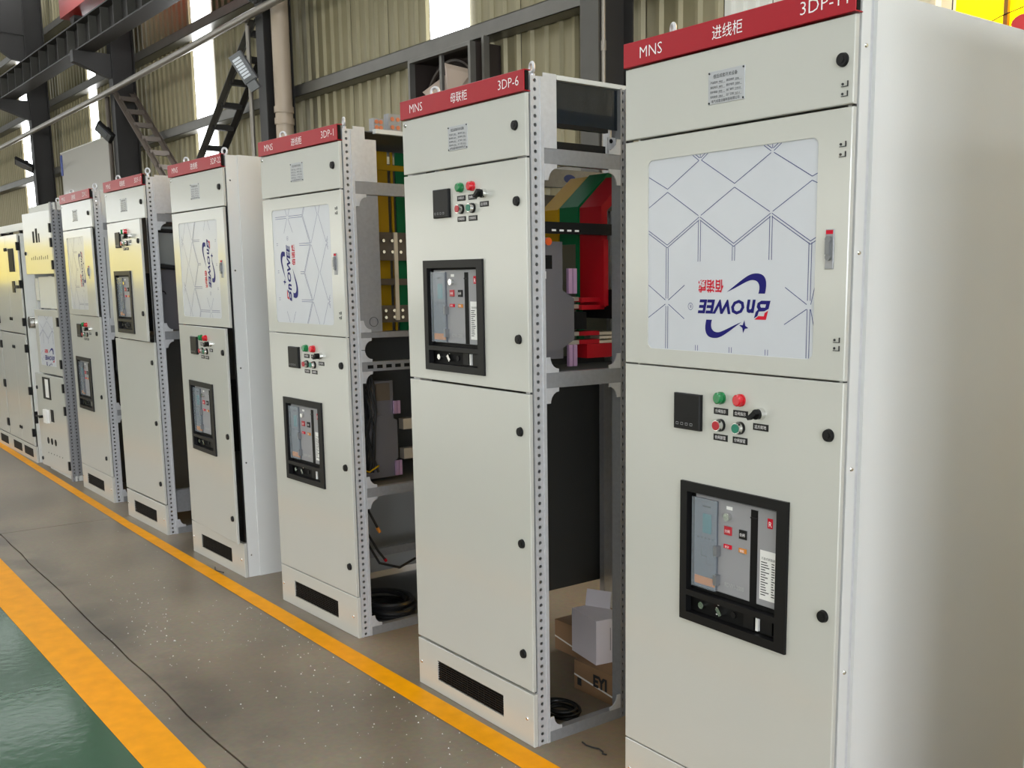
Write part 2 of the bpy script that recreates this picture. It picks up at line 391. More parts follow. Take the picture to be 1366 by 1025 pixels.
# other walls, roof
o = MB().box(-45, 14, -15.2, -15, 0, 8).build('wall_front', HALLW); o['kind'] = 'structure'
o = MB().box(-45.2, -45, -15, WY, 0, 8).build('wall_left', HALLW); o['kind'] = 'structure'
o = MB().box(14, 14.2, -15, WY, 0, 8).build('wall_right', HALLW); o['kind'] = 'structure'
for k in range(9):
    MB().box(-43 + k * 6.2, -43 + k * 6.2 + 5.6, -14.98, -14.96, 1.0, 4.4).build('window_pane', WINM, bpy.data.objects['wall_front'], 'daylit window band')
for k in range(2):
    MB().box(13.96, 13.98, -12.5 + k * 6.4, -12.5 + k * 6.4 + 5.6, 1.0, 4.4).build('window_pane', WINRM, bpy.data.objects['wall_right'], 'daylit window band')
MB().box(-44.98, -44.96, -14.8, 1.0, 0.0, 5.0).build('gate_opening', GATEM, bpy.data.objects['wall_left'], 'open gate with daylight')
ceil = MB(); xs = [-45]; strips = []
x = -42.0
while x < 12: strips.append((x, x + 1.6)); x += 6.0
prev = -45
for a, b in strips:
    ceil.box(prev, a, -15, WY + 0.3, 7.4, 7.5); prev = b
ceil.box(prev, 14, -15, WY + 0.3, 7.4, 7.5)
for a, b in strips: ceil.box(a, b, 5.35, WY + 0.3, 7.4, 7.5); ceil.box(a, b, -15, -13.5, 7.4, 7.5)
ceil = ceil.build('ceiling', ROOFM); ceil['kind'] = 'structure'
for a, b in strips:
    MB().box(a, b, -13.5, 5.35, 7.43, 7.45).build('roof_light_panel', ROOFSKY, ceil, 'translucent daylight panel in the roof')

# columns with corbels
COLS = [(-23.62, 'farthest left of the four dark steel columns, beyond the low cabinets'), (-18.11, 'dark steel column beside the white board with the lattice brace'),
        (-12.26, 'dark steel column with the beige downpipe beside it'), (-6.28, 'dark steel column seen between the two nearest cabinets, nearest the camera')]
for i, (x, lab) in enumerate(COLS):
    c = thing('steel_column', lab, 'column', (x, 5.15, 0), group='steel columns along the wall')
    MB().box(0, 0.21, 0, 0.016, 0, 7.3).build('front_flange', STEELMID if i == 3 else STEELDK, c)
    MB().box(0.095, 0.115, 0.016, 0.334, 0, 7.3).build('web', STEELDK, c)
    MB().box(0, 0.21, 0.334, 0.35, 0, 7.3).build('rear_flange', STEELDK, c)
    MB().prism_x([(-0.55, 5.12), (0, 5.12), (0, 4.76), (-0.05, 4.77), (-0.55, 4.95)], 0.03, 0.18).build('corbel', STEELDK, c)
    MB().prism_x([(0, 6.35), (-9, 6.75), (-9, 7.25), (0, 7.25)], 0.02, 0.19).build('rafter', STEELDK, c)
    if i != 1: MB().prism_x([(0, 5.85), (-0.25, 5.9), (-0.9, 6.36), (-0.9, 6.5), (0, 6.5)], 0.04, 0.17).build('haunch', STEELDK, c)
# runway girder
gd = thing('crane_runway_girder', 'long dark crane girder with web stiffeners resting on the column brackets', 'girder', (0, 4.8, 0))
MB().box(-45, 2, -0.13, 0.13, 5.125, 5.145).build('lower_flange', STEELDK, gd)
MB().box(-45, 2, -0.13, 0.13, 5.51, 5.53).build('upper_flange', STEELDK, gd)
MB().box(-45, 2, -0.006, 0.006, 5.145, 5.51).build('web', STEELDK, gd)
sm = MB().box(-0.005, 0.005, -0.12, -0.006, 5.146, 5.509).mesh('web_stiffener', STEELMID)
x = -34.0
while x < -5:
    o = bpy.data.objects.new('web_stiffener', sm); C.objects.link(o); o.parent = gd; o.location = (x, 0, 0); x += 0.62
MB().box(-45, 2, -0.035, 0.035, 5.53, 5.58).build('rail', STEELMID, gd)
et = thing('crane_end_carriage', 'red crane end carriage on top of the dark runway girder', 'crane', (-17.35, 4.8, 5.58))
MB().box(-1.3, 2.2, -0.16, 0.16, 0.12, 0.52).build('carriage_beam', REDCR, et)
for xx in (-1.0, 1.9): MB().cyl((xx, -0.06, 0.13), (xx, 0.06, 0.13), 0.13, 20).build('wheel', STEELDK, et)
MB().box(-1.55, -1.3, -0.1, 0.1, 0.2, 0.42).build('buffer', BLACK, et)

# lattice braces
def brace(pa, pb, label, m1, m2, nb=7):
    t = thing('lattice_brace', label, 'brace', (0, 0, 0), group='lattice wall braces')
    for y, m in ((5.15, m1), (5.42, m2)):
        MB().beam((pa[0], y, pa[1]), (pb[0], y, pb[1]), 0.012, 0.09, up=(0, 1, 0)).beam((pa[0], y + 0.03, pa[1] + 0.0), (pb[0], y + 0.03, pb[1]), 0.06, 0.012, up=(0, 1, 0)).build('chord', m, t)
    for k in range(nb):
        q = (k + 0.5) / nb; x = pa[0] + (pb[0] - pa[0]) * q; z = pa[1] + (pb[1] - pa[1]) * q
        MB().box(x - 0.04, x + 0.04, 5.15, 5.42, z - 0.035, z + 0.035).build('batten', m2, t)
brace((-12.33, 4.60), (-17.6, 0.9), 'black lattice brace slanting down left from the column with the downpipe', STEELMID, STEELDK, 16)
brace((-17.87, 4.54), (-12.5, 0.75), 'brown lattice brace slanting down right from the column by the board', STEELBR, STEELBR, 16)

# pipes
tag(MB().tube([(-40, 5.05, 4.28), (-26.2, 5.05, 4.45), (-18, 5.05, 4.52), (-12, 5.05, 4.62), (-6, 5.05, 4.72)], 0.045, 12).build('wall_pipe', PIPEM, smooth=True), 'grey horizontal pipe running along the fronts of the steel columns', 'pipe')
dp = thing('downpipe', 'fat beige plastic downpipe standing beside the dark steel column', 'pipe', (-11.92, 5.3, 0))
MB().cyl((0, 0, 0), (0, 0, 7.3), 0.10, 20).build('pipe', PVC, dp, smooth=True)
for z in (3.55, 3.42): MB().cyl((0, 0, z - 0.035), (0, 0, z + 0.035), 0.112, 20).build('collar', PVC, dp, smooth=True)
tag(MB().cyl((-12.42, 5.12, 0), (-12.42, 5.12, 4.6), 0.028, 10).build('conduit', PIPEM, smooth=True), 'thin grey conduit rising left of the column with the downpipe', 'conduit')
c4 = thing('conduit', 'thin grey conduit on the side of the nearest steel column', 'conduit', (-6.045, 5.18, 0))
MB().cyl((0, 0, 0), (0, 0, 6), 0.016, 10).build('tube', PIPEM, c4, smooth=True)
MB().cyl((0, 0, 3.24), (0, 0, 3.31), 0.021, 10).build('coupling', PIPEM, c4)
tag(MB().cyl((-18.16, 5.12, 0), (-18.16, 5.12, 4.5), 0.035, 10).build('conduit', STEELBR, smooth=True), 'brown conduit rising between the white board and the column', 'conduit')

# floodlights
def flood(loc, nrm, axis, wd, ht, label, nl, m):
    """nrm: where the lens looks; axis: direction of the long side"""
    t = thing('floodlight', label, 'floodlight', loc)
    n = Vector(nrm).normalized(); a = Vector(axis); a = (a - n * a.dot(n)).normalized(); yv = -n; xv = yv.cross(a)
    t.rotation_euler = Matrix((xv, yv, a)).transposed().to_euler()
    MB().sheet(-wd / 2, wd / 2, -ht / 2, ht / 2, 0, 0.06, ch=0.012).build('housing', m, t)
    MB().box(-wd / 2 + 0.02, wd / 2 - 0.02, -0.008, 0, -ht / 2 + 0.03, ht / 2 - 0.03).build('lens_frame', LAMPBODY, t)
    for k in range(nl):
        z = -ht / 2 + 0.05 + (ht - 0.1) * (k + 0.5) / nl; h = (ht - 0.1) / nl * 0.36
        MB().box(-wd / 2 + 0.035, wd / 2 - 0.035, -0.02, -0.008, z - h, z + h).build('led_lens', LEDLENS if nl > 1 else LAMPBODY, t)
    MB().box(-0.05, 0.05, 0.06, 0.12, -0.03, 0.03).build('bracket', m, t)
    return t
f1 = flood((-12.10, 4.9, 4.00), (0.75, -0.75, -0.25), (-0.45, -0.1, 0.8), 0.17, 0.34, 'grey floodlight with rows of lenses beside the downpipe column', 7, LAMPBODY)
MB().box(-0.06, 0.06, -0.02, 0.04, -0.27, -0.175).build('driver_box', LAMPBODY, f1)
flood((-17.90, 4.95, 3.90), (0.35, -0.8, -0.5), (-0.5, -0.3, 0.9), 0.20, 0.31, 'black floodlight above the corner of the white board', 1, BLACK)
flood((-23.65, 5.0, 3.88), (0.3, -0.6, -0.75), (-0.5, -0.3, 0.8), 0.22, 0.38, 'black floodlight on the farthest left column', 1, BLACK)
# board
bd = thing('notice_board', 'glossy white board standing high against the wall between two columns', 'board', (-22.45, 5.4, 0))
MB().box(0, 3.35, 0, 0.04, 1.6, 4.03).build('board_face', BOARD, bd)
MB().box(-0.02, 3.37, -0.006, 0.044, 4.03, 4.05).build('edge_strip', CLADW, bd)
for xx in (0.3, 3.0):
    for zz in (2.40, 3.75): MB().box(xx, xx + 0.05, 0.04, 0.101, zz, zz + 0.08).build('hanger', STEELMID, bd)
MB().box(-0.03, 0.10, -0.01, 0, 3.62, 4.0).build('blue_tape', BLUET, bd, 'blue tape at the upper corner')
# fan
fn = thing('exhaust_fan', 'square dark exhaust fan with metal blades mounted under the wall girt', 'fan', (-9.16, 5.35, 2.55))
W_, H_ = 1.09, 1.13
MB().sheet(0, W_, 0, H_, 0, 0.06, hole=(0.035, W_ - 0.035, 0.035, H_ - 0.035)).build('front_frame', GIRT, fn)
MB().box(0, 0.02, 0.06, 0.33, 0, H_).build('side_panel', FANM, fn)
MB().box(W_ - 0.02, W_, 0.06, 0.33, 0, H_).build('side_panel', FANM, fn)
MB().box(0.02, W_ - 0.02, 0.06, 0.33, H_ - 0.02, H_).build('top_panel', FANM, fn)
MB().box(0.02, W_ - 0.02, 0.31, 0.33, 0.02, H_ - 0.02).build('back_grille', FANM, fn)
cx, cz = W_ / 2, H_ / 2
ring = MB()
ring.tube([(cx + 0.5 * math.cos(a * math.pi / 20), 0.16, cz + 0.5 * math.sin(a * math.pi / 20)) for a in range(40)], 0.02, 6, closed=True)
ring.build('shroud_ring', FANM, fn)
for k in range(6):
    a = math.radians(60 * k + 14); pts = []
    for r, da, dy in ((0.1, -0.35, 0.0), (0.46, -0.30, 0.02), (0.46, 0.22, -0.14), (0.1, 0.35, -0.10)):
        pts.append((cx + r * math.cos(a + da), 0.2 + dy, cz + r * math.sin(a + da)))
    mb = MB(); mb.add(pts + [(p[0], p[1] + 0.006, p[2]) for p in pts], [(0, 1, 2, 3), (7, 6, 5, 4), (0, 4, 5, 1), (1, 5, 6, 2), (2, 6, 7, 3), (3, 7, 4, 0)]); mb.build('blade', FANB, fn)
MB().cyl((cx, 0.12, cz), (cx, 0.29, cz), 0.12, 20).build('hub', FANM, fn)
MB().box(cx - 0.02, cx + 0.02, 0.03, 0.06, 0.035, H_ - 0.035).build('crossbar', GIRT, fn)
tag(MB().box(-8.02, -7.985, 5.44, 5.5, 0, 3.72).build('wall_stud', GIRT), 'slim grey steel stud standing right of the exhaust fan', 'stud')

# yellow curtain, top right
yc = thing('yellow_curtain', 'bright yellow plastic curtain hanging above the nearest cabinet', 'curtain', (-3.40, 5.55, 0))
x = 0.0
for k, wd in enumerate((0.305, 0.30, 0.30, 0.30, 0.30)):
    MB().add([(x, 0, 2.93), (x + wd, 0, 2.93), (x + wd, 0, 5.2), (x, 0, 5.2)], [(0, 1, 2, 3)]).build('curtain_strip', YELPVC, yc, loc=(0, 0.004 * (k % 2), 0)); x += wd - 0.005
MB().box(-0.02, 1.5, 0.08, 0.09, 2.95, 5.2).build('window_pane', SKYM, wall, 'daylight pane behind the curtain', loc=(-3.40, 5.55, 0))
MB().box(0.308, 0.334, -0.03, -0.004, 2.85, 5.2).build('frame_bar', mat('brown_bar', (150, 105, 20), 0.5), yc, 'brown upright bar')
MB().tube([(0.0, -0.035, 2.885), (0.3, -0.035, 2.985), (0.75, -0.035, 3.07), (1.5, -0.03, 3.17)], 0.003, 6).build('cord', BLACK, yc)
MB().tube([(-0.01, -0.02, 2.9), (0.0, -0.02, 5.2)], 0.004, 6).build('edge_cord', STEELDK, yc)
rl = thing('red_garland', 'red scalloped garland hanging below the yellow curtain', 'garland', (-3.10, 5.47, 2.89))
for k in range(7):
    MB().prism([(0.16 * k + 0.075 * math.cos(a), 0.028 * k + 0.045 * math.sin(a)) for a in [i * math.pi / 8 for i in range(16)]], 0, 0.02).build('scallop', mat('red_cloth', (214, 60, 60), 0.7) if k == 0 else bpy.data.materials['red_cloth'], rl)

# ================================================================ CABINETS
CAB = {'A': (-2.2204, 1.9804, -0.0326, 0.7855), 'B': (-3.4220, 1.9677, -0.0127, 0.7695), 'C': (-4.8001, 2.0041, 0.0208, 0.7694), 'D': (-6.0553, 2.0011, 0.0147, 0.7599),
       'E': (-7.3103, 2.0003, 0.0119, 0.7639), 'F': (-8.5921, 2.0390, -0.0019, 0.8063), 'G': (-9.6571, 2.0263, -0.0002, 0.7995)}
D_ = 1.0
def cab_root(k, label):
    x, y, th, wd = CAB[k]
    return thing('switchgear_cabinet', label, 'cabinet', (x, y, 0), th, 'switchgear cabinets in the row'), wd
HOLEM = {}
def post(root, x1, y0, y1, side=1, holes=True, zt=2.185, m=None, yc=None, z0=0.0):
    """C-profile post whose perforated face looks to +x at x1"""
    m = m or GALV; mb = MB(); lip = 0.008
    mb.box(x1 - 0.045, x1, y0, y0 + lip, z0, zt)
    if y1 - y0 > 0.045:
        mb.box(x1 - 0.045, x1, y1 - lip - 0.004, y1, z0, zt); ye = y1 - lip - 0.004
    else:
        mb.box(x1 - 0.045, x1, y1 - 0.004, y1, z0, zt); ye = y1 - 0.004
    if holes: mb.perf(y0 + lip, ye, z0, zt, x1 - 0.003, yc or (y0 + ye) / 2, 0.0062, 0.0265)
    else: mb.box(x1 - 0.006, x1 - 0.003, y0 + lip, ye, z0, zt)
    return mb.build('perforated_post' if holes else 'post', m, root, fix=False)
def side_rail(root, x1, z0, z1, y0=0.068, y1=0.95, m=None):
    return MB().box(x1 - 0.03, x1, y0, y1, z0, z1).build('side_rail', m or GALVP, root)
def gusset(root, x1, y, z, sy, sz, s=0.05):
    n = 6; pts = [(y, z), (y + sy * s, z)]
    pts += [(y + sy * (s - (s - 0.016) * math.sin(math.radians(a))), z + sz * (0.012 + (s - 0.012) * (1 - math.cos(math.radians(a))))) for a in (0, 20, 40, 60, 80, 90)]
    pts += [(y + sy * 0.012, z + sz * s), (y, z + sz * s)]
    return MB().prism_x(pts, x1 - 0.004, x1 + 0.001).build('gusset', GALV, root)
def eye_bolt(root, x, y, z=2.2, rot=0.0):
    mb = MB(); c, s_ = math.cos(rot), math.sin(rot)
    mb.tube([(x + 0.0155 * math.cos(a * math.pi / 10) * c, y + 0.0155 * math.cos(a * math.pi / 10) * s_, z + 0.021 + 0.0155 * math.sin(a * math.pi / 10)) for a in range(20)], 0.0052, 8, closed=True)
    mb.cyl((x, y, z - 0.015), (x, y, z + 0.003), 0.010, 12)
    return mb.build('lifting_eye', GALV, root, smooth=True)
def header(root, wd, mid, code, y=0.0, z0=2.136, z1=2.2, faded=False):
    mb = MB(); t = 0.0025
    mb.sheet(0, wd, z0, z1, y - 0.006, y - 0.006 + t, ch=0.001)
    mb.box(0, wd, y - 0.006 + t, y + 0.02, z1 - t, z1); mb.box(0, wd, y - 0.006 + t, y + 0.02, z0, z0 + t)
    h = mb.build('header_plate', RED, root, 'red header plate with white lettering')
    t1 = MB(); yy = y - 0.0068
    add_text(t1, 'MNS', 0.070, z0 + 0.017, yy, 0.042, fit=0.089, bold=-0.0004)
    t1.build('lettering', WHITE, h, fix=False)
    t2 = MB(); add_text(t2, mid, 0.346, z0 + 0.018, yy, 0.036, fit=0.103); t2.build('lettering', WHITE, h, fix=False)
    t3 = MB(); add_text(t3, code, 0.630, z0 + 0.019, yy, 0.042, fit=0.0225 * len(code), bold=-0.0004); t3.build('lettering', WHITE, h, fix=False)
    dk = MB().box(0.02, wd - 0.001, y + 0.0, y + 0.012, z0 + 0.004, z1 - 0.004).build('header_hollow_shade', BLACKM, root)  # black filler, paints in the shade inside the open header channel
    return h
def lock(door, x, z, y=0.0):
    MB().cyl((x, y + 0.003, z), (x, y - 0.008, z), 0.0165, 20, 0.014).cyl((x, y - 0.008, z), (x, y - 0.0095, z), 0.008, 8).build('door_lock', BLACK, door, 'round black lock', smooth=True)
def clip_mark(door, x, z, y=0.0):
    mb = MB(); w_ = 0.009
    mb.box(x - w_, x + w_, y - 0.0025, y, z - 0.006, z - 0.0045); mb.box(x + w_ - 0.002, x + w_, y - 0.0025, y, z - 0.006, z + 0.006)
    mb.cyl((x - w_ + 0.003, y, z), (x - w_ + 0.003, y - 0.002, z), 0.003, 8)
    mb.build('clip', BLKP, door)
def screw(root, p, d, r=0.006):
    p = Vector(p); d = Vector(d)
    MB().cyl(p, p + d * 0.003, r, 10, r * 0.7).build('screw', CHROME, root, smooth=True)
def nameplate(door, x0, z0, wd=0.122, ht=0.08, y=0.0):
    n = MB().sheet(x0, x0 + wd, z0, z0 + ht, y - 0.0015, y + 0.0005, ch=0.0006).build('nameplate', PLATE, door, 'small silver nameplate with black print')
    t = MB(); yy = y - 0.0019
    add_text(t, '低压成套开关设备', x0 + 0.018, z0 + 0.063, yy, 0.0105)
    for r, (a, b, c, d) in enumerate((('产品型号', 'MNS', '额定频率', '50Hz'), ('额定电压', '400V', '额定电流', '2500A'), ('防护等级', 'IP30', '出厂编号', '210618'), ('短时耐受', '50kA', '出厂日期', '2021.6'))):
        z = z0 + 0.050 - r * 0.0115
        add_text(t, a, x0 + 0.008, z, yy, 0.0066); add_text(t, c, x0 + 0.064, z, yy, 0.0066)
        add_text(t, b, x0 + 0.038, z, yy, 0.0066); add_text(t, d, x0 + 0.094, z, yy, 0.0062)
        t.strip([(x0 + 0.036, z - 0.0015), (x0 + 0.060, z - 0.0015)], 0.0005, yy); t.strip([(x0 + 0.092, z - 0.0015), (x0 + 0.117, z - 0.0015)], 0.0005, yy)
    add_text(t, '电气成套设备制造有限公司', x0 + 0.012, z0 + 0.004, yy, 0.0082)
    t.build('nameplate_lettering', BLKP, door, fix=False)
    for sx in (0.004, wd - 0.004):
        for sz in (0.004, ht - 0.004): MB().cyl((x0 + sx, y - 0.001, z0 + sz), (x0 + sx, y - 0.003, z0 + sz), 0.0025, 8).build('rivet', BLKP, door)
def door(root, x0, x1, z0, z1, hole=None, rad=0.0, ang=0.0, hinge='L', m=None, y=0.0, name='door', t=0.0135):
    """door with its origin on the hinge line; returns (object, x-offset to subtract)"""
    hx = x0 if hinge == 'L' else x1
    if hole: hole = (hole[0] - hx, hole[1] - hx, hole[2], hole[3])
    mb = MB().sheet(x0 - hx, x1 - hx, z0, z1, 0, t, hole=hole, rad=rad, ch=0.0022)
    d = mb.build(name, m or PAINT, root, loc=(hx, y, 0)); d.rotation_euler = (0, 0, math.radians(-ang if hinge == 'L' else ang))
    return d, hx
def instruments(d, hx, zl, small=False):
    """meter, two lamps, two push buttons, selector and their five label plates; zl = lamp height"""
    X = lambda v: v - hx
    zt = zl + 0.002
    m = MB().sheet(X(0.220), X(0.322), zt - 0.097, zt, -0.012, 0, ch=0.003).build('digital_meter', BLACK, d, 'square black panel meter')
    tm = MB()
    for k in range(4):
        xx = X(0.232) + k * 0.018; zz = zt - 0.085
        tm.strip([(xx, zz), (xx + 0.009, zz), (xx + 0.009, zz + 0.006), (xx, zz + 0.006), (xx, zz)], 0.0012, -0.0125)
    tm.build('meter_keys', GREYF, d, fix=False)
    for ux, lens, lab in ((0.391, GREEN_LENS, 'green indicator lamp'), (0.461, RED_LENS, 'red indicator lamp')):
        MB().cyl((X(ux), 0, zl), (X(ux), -0.006, zl), 0.0165, 20).cyl((X(ux), -0.006, zl), (X(ux), -0.017, zl), 0.0148, 20).cyl((X(ux), -0.017, zl), (X(ux), -0.0195, zl), 0.0148, 20, 0.0115).build('indicator_lamp', lens, d, lab)
    for ux, cap, lab in ((0.391, RED_BTN, 'red push button cap'), (0.461, GREEN_BTN, 'green push button cap')):
        z = zl - 0.071
        MB().cyl((X(ux), 0, z), (X(ux), -0.008, z), 0.0165, 20).build('button_base', BLACK, d, smooth=True)
        MB().cyl((X(ux), -0.008, z), (X(ux), -0.020, z), 0.0155, 20, 0.014).build('button_ring', CHROME, d, smooth=True)
        MB().cyl((X(ux), -0.0195, z), (X(ux), -0.022, z), 0.0118, 20).build('push_button', cap, d, lab, smooth=True)
    z = zl - 0.028
    MB().cyl((X(0.531), 0, z), (X(0.531), -0.014, z), 0.0155, 20, 0.0145).build('selector_ring', CHROME, d, smooth=True)
    MB().cyl((X(0.531), -0.014, z), (X(0.531), -0.022, z), 0.013, 16).prism([(X(0.531) + a * 0.8 - b * 0.6, z + a * 0.6 + b * 0.8) for a, b in ((-0.019, -0.004), (0.013, -0.006), (0.013, 0.006), (-0.019, 0.004))], -0.036, -0.02).build('selector_switch', BLACK, d, 'black rotary selector')
    for ux, zz, tx in ((0.391, zl - 0.035, '分闸指示'), (0.461, zl - 0.035, '合闸指示'), (0.391, zl - 0.104, '合闸按钮'), (0.461, zl - 0.104, '分闸按钮'), (0.531, zl - 0.062, '远方就地')):
        MB().sheet(X(ux) - 0.0255, X(ux) + 0.0255, zz - 0.0085, zz + 0.0085, -0.002, 0, ch=0.0005).build('label_plate', BLACK, d)
        t = MB(); add_text(t, tx, X(ux), zz - 0.0035, -0.0025, 0.0105, align='CENTER', xs=0.95); t.build('label_lettering', WHITE, d, fix=False)
def bezel(d, hx, bx, bz, W=0.385, H=0.39):
    """black door escutcheon with an upper and a lower opening; its top left is bx,bz"""
    x0 = bx - hx; x1 = x0 + W; z1 = bz; z0 = bz - H
    mb = MB(); y0 = -0.008; y1 = 0.012
    ix0, ix1 = x0 + 0.026, x1 - 0.036; zu1, zu0 = z1 - 0.027, z1 - 0.302; zl1, zl0 = z1 - 0.318, z1 - 0.366
    mb.box(x0, ix0, y0, y1, z0, z1); mb.box(ix1, x1, y0, y1, z0, z1)
    mb.box(ix0, ix1, y0, y1, zu1, z1); mb.box(ix0, ix1, y0, y1, zl1, zu0); mb.box(ix0, ix1, y0, y1, z0, zl0)
    mb.build('breaker_bezel', BLACK, d, 'black escutcheon around the circuit breaker')
    return (x0 + 0.012, x1 - 0.012, z0 + 0.012, z1 - 0.012)
def breaker(root, bx, bz, y=0.018, logo=True, depth=0.3, holder=None):
    """drawer-type breaker face behind the escutcheon"""
    b = MB().box(bx + 0.012, bx + 0.373, y, y + depth, bz - 0.375, bz - 0.015).build('circuit_breaker', BLACKM, root)
    fx = bx + 0.040; fz = bz
    MB().sheet(fx, fx + 0.298, bz - 0.290, bz - 0.034, y - 0.006, y, ch=0.002).build('breaker_face', GREYF, b, 'grey breaker front plate')
    yy = y - 0.0065
    MB().box(fx + 0.002, fx + 0.088, yy - 0.004, yy, bz - 0.286, bz - 0.042).build('trip_unit', mat('blue_grey_panel', (92, 98, 106), 0.35) if 'blue_grey_panel' not in bpy.data.materials else bpy.data.materials['blue_grey_panel'], b)
    MB().box(fx + 0.035, fx + 0.066, yy - 0.006, yy - 0.004, bz - 0.135, bz - 0.082).build('display', SCREEN, b, 'small teal display')
    t = MB(); t.strip([(fx + 0.032, bz - 0.062), (fx + 0.064, bz - 0.062)], 0.004, yy - 0.0045)
    for k in range(5): t.strip([(fx + 0.014 + k * 0.014, bz - 0.150), (fx + 0.020 + k * 0.014, bz - 0.150)], 0.004, yy - 0.0045)
    t.strip([(fx + 0.03, bz - 0.17), (fx + 0.03, bz - 0.20), (fx + 0.05, bz - 0.20), (fx + 0.05, bz - 0.22), (fx + 0.075, bz - 0.22)], 0.0012, yy - 0.0045)
    t.build('trip_unit_print', BLKP, b, fix=False)
    MB().box(fx + 0.006, fx + 0.082, yy - 0.006, yy - 0.004, bz - 0.280, bz - 0.258).build('terminal_strip', AMBER, b)
    MB().sheet(fx, fx + 0.092, bz - 0.288, bz - 0.040, yy - 0.014, yy - 0.010, ch=0.001).build('clear_cover', SMOKE, b, 'clear hinged cover')
    for z in (0.175, 0.255): MB().box(fx + 0.086, fx + 0.098, yy - 0.016, yy, bz - z - 0.014, bz - z + 0.014).build('cover_clip', LAMPBODY, b)
    MB().cyl((fx + 0.128, yy, bz - 0.076), (fx + 0.128, yy - 0.012, bz - 0.076), 0.0105, 16).build('key_lock', CHROME, b, smooth=True)
    t = MB(); t.add([(fx + 0.118, yy - 0.0003, bz - 0.058), (fx + 0.140, yy - 0.0003, bz - 0.058), (fx + 0.140, yy - 0.0003, bz - 0.049), (fx + 0.118, yy - 0.0003, bz - 0.049)], [(0, 1, 2, 3)]); t.build('key_label', LABELW, b, fix=False)
    for x0, x1, za, zb, m, nm in ((0.113, 0.139, 0.103, 0.126, RED_BTN, 'open_button'), (0.167, 0.193, 0.103, 0.127, BLACK, 'close_button'), (0.112, 0.140, 0.152, 0.163, REDP, 'state_window'), (0.167, 0.193, 0.152, 0.164, AMBER, 'charge_window')):
        MB().sheet(fx + x0, fx + x1, bz - zb, bz - za, yy - 0.004, yy, ch=0.001).build(nm, m, b)
    t = MB(); add_text(t, '分闸', fx + 0.126, bz - 0.119, yy - 0.0045, 0.010, align='CENTER'); add_text(t, '合闸', fx + 0.180, bz - 0.119, yy - 0.0045, 0.010, align='CENTER')
    add_text(t, '断开', fx + 0.126, bz - 0.161, yy - 0.0045, 0.008, align='CENTER'); add_text(t, '储能', fx + 0.180, bz - 0.161, yy - 0.0045, 0.008, align='CENTER'); t.build('button_lettering', WHITE, b, fix=False)
    MB().box(fx + 0.206, fx + 0.230, yy - 0.0005, yy + 0.006, bz - 0.289, bz - 0.043).build('charging_slot', BLACKM, b)
    MB().box(fx + 0.206, fx + 0.230, yy - 0.003, yy, bz - 0.066, bz - 0.062).build('charging_handle', BLACK, b)
    t = MB(); t.poly([(fx + 0.263, bz - 0.082), (fx + 0.281, bz - 0.082), (fx + 0.281, bz - 0.056), (fx + 0.263, bz - 0.056)], yy - 0.0003); t.build('brand_mark', REDP, b, fix=False)
    t = MB(); add_text(t, 'R', fx + 0.266, bz - 0.078, yy - 0.0007, 0.02); t.build('brand_lettering', WHITE, b, fix=False)
    t = MB(); t.poly([(fx + 0.240, bz - 0.272), (fx + 0.2965, bz - 0.272), (fx + 0.2965, bz - 0.142), (fx + 0.240, bz - 0.142)], yy - 0.0003); t.build('rating_label', LABELW, b, fix=False)
    t = MB(); add_text(t, '万能式断路器', fx + 0.245, bz - 0.166, yy - 0.0007, 0.0078)
    for k in range(14):
        z = bz - 0.173 - k * 0.0066; a = random.uniform(0.014, 0.03)
        t.strip([(fx + 0.244, z), (fx + 0.244 + a, z)], 0.0026, yy - 0.0007); t.strip([(fx + 0.280, z), (fx + 0.280 + random.uniform(0.006, 0.012), z)], 0.0025, yy - 0.0007)
    t.build('rating_lettering', BLKP, b, fix=False)
    t = MB(); add_text(t, 'RDW1-2000', fx + 0.115, bz - 0.268, yy - 0.0006, 0.017, xs=0.8); t.build('type_lettering', mat('embossed_grey', (170, 170, 170), 0.4) if 'embossed_grey' not in bpy.data.materials else bpy.data.materials['embossed_grey'], b, fix=False)
    # drawer controls below
    zc = bz - 0.342
    MB().cyl((bx + 0.07, y - 0.012, zc), (bx + 0.07, y, zc), 0.010, 16).build('position_lock', CHROME, b, smooth=True)
    MB().prism([(bx + 0.142 + a * 0.8 + c * 0.6, zc + a * 0.6 - c * 0.8) for a, c in ((-0.006, -0.012), (0.006, -0.012), (0.006, 0.012), (-0.006, 0.012))], y - 0.016, y).build('position_knob', CHROME, b)
    MB().cyl((bx + 0.185, y - 0.004, zc), (bx + 0.185, y, zc), 0.009, 14).build('crank_socket', BLACK, b)
    MB().box(bx + 0.270, bx + 0.279, y - 0.008, y, zc - 0.019, zc + 0.019).build('release_tab', LABELW, b)
    MB().box(bx + 0.225, bx + 0.262, y - 0.006, y, zc - 0.02, zc + 0.02).build('blank_cap', BLACK, b)
    MB().box(bx + 0.287, bx + 0.325, y - 0.006, y, zc - 0.02, zc + 0.02).build('blank_cap', BLACK, b)
    t = MB()
    for k in range(4): t.poly([(bx + 0.118 + 0.006 * (k % 2), zc - 0.016 + k * 0.009), (bx + 0.124 + 0.006 * (k % 2), zc - 0.016 + k * 0.009), (bx + 0.124 + 0.006 * (k % 2), zc - 0.013 + k * 0.009), (bx + 0.118 + 0.006 * (k % 2), zc - 0.013 + k * 0.009)], y - 0.0004)
    t.build('position_marks', WHITE, b, fix=False)
    return b
def gap_shade(root, wd):
    MB().box(wd - 0.016, wd - 0.007, 0.0135, 0.0185, 0.19, 2.13).build('door_gap_shade', RUBBER, root)  # black strip painting in the shade of the gap between doors and posts
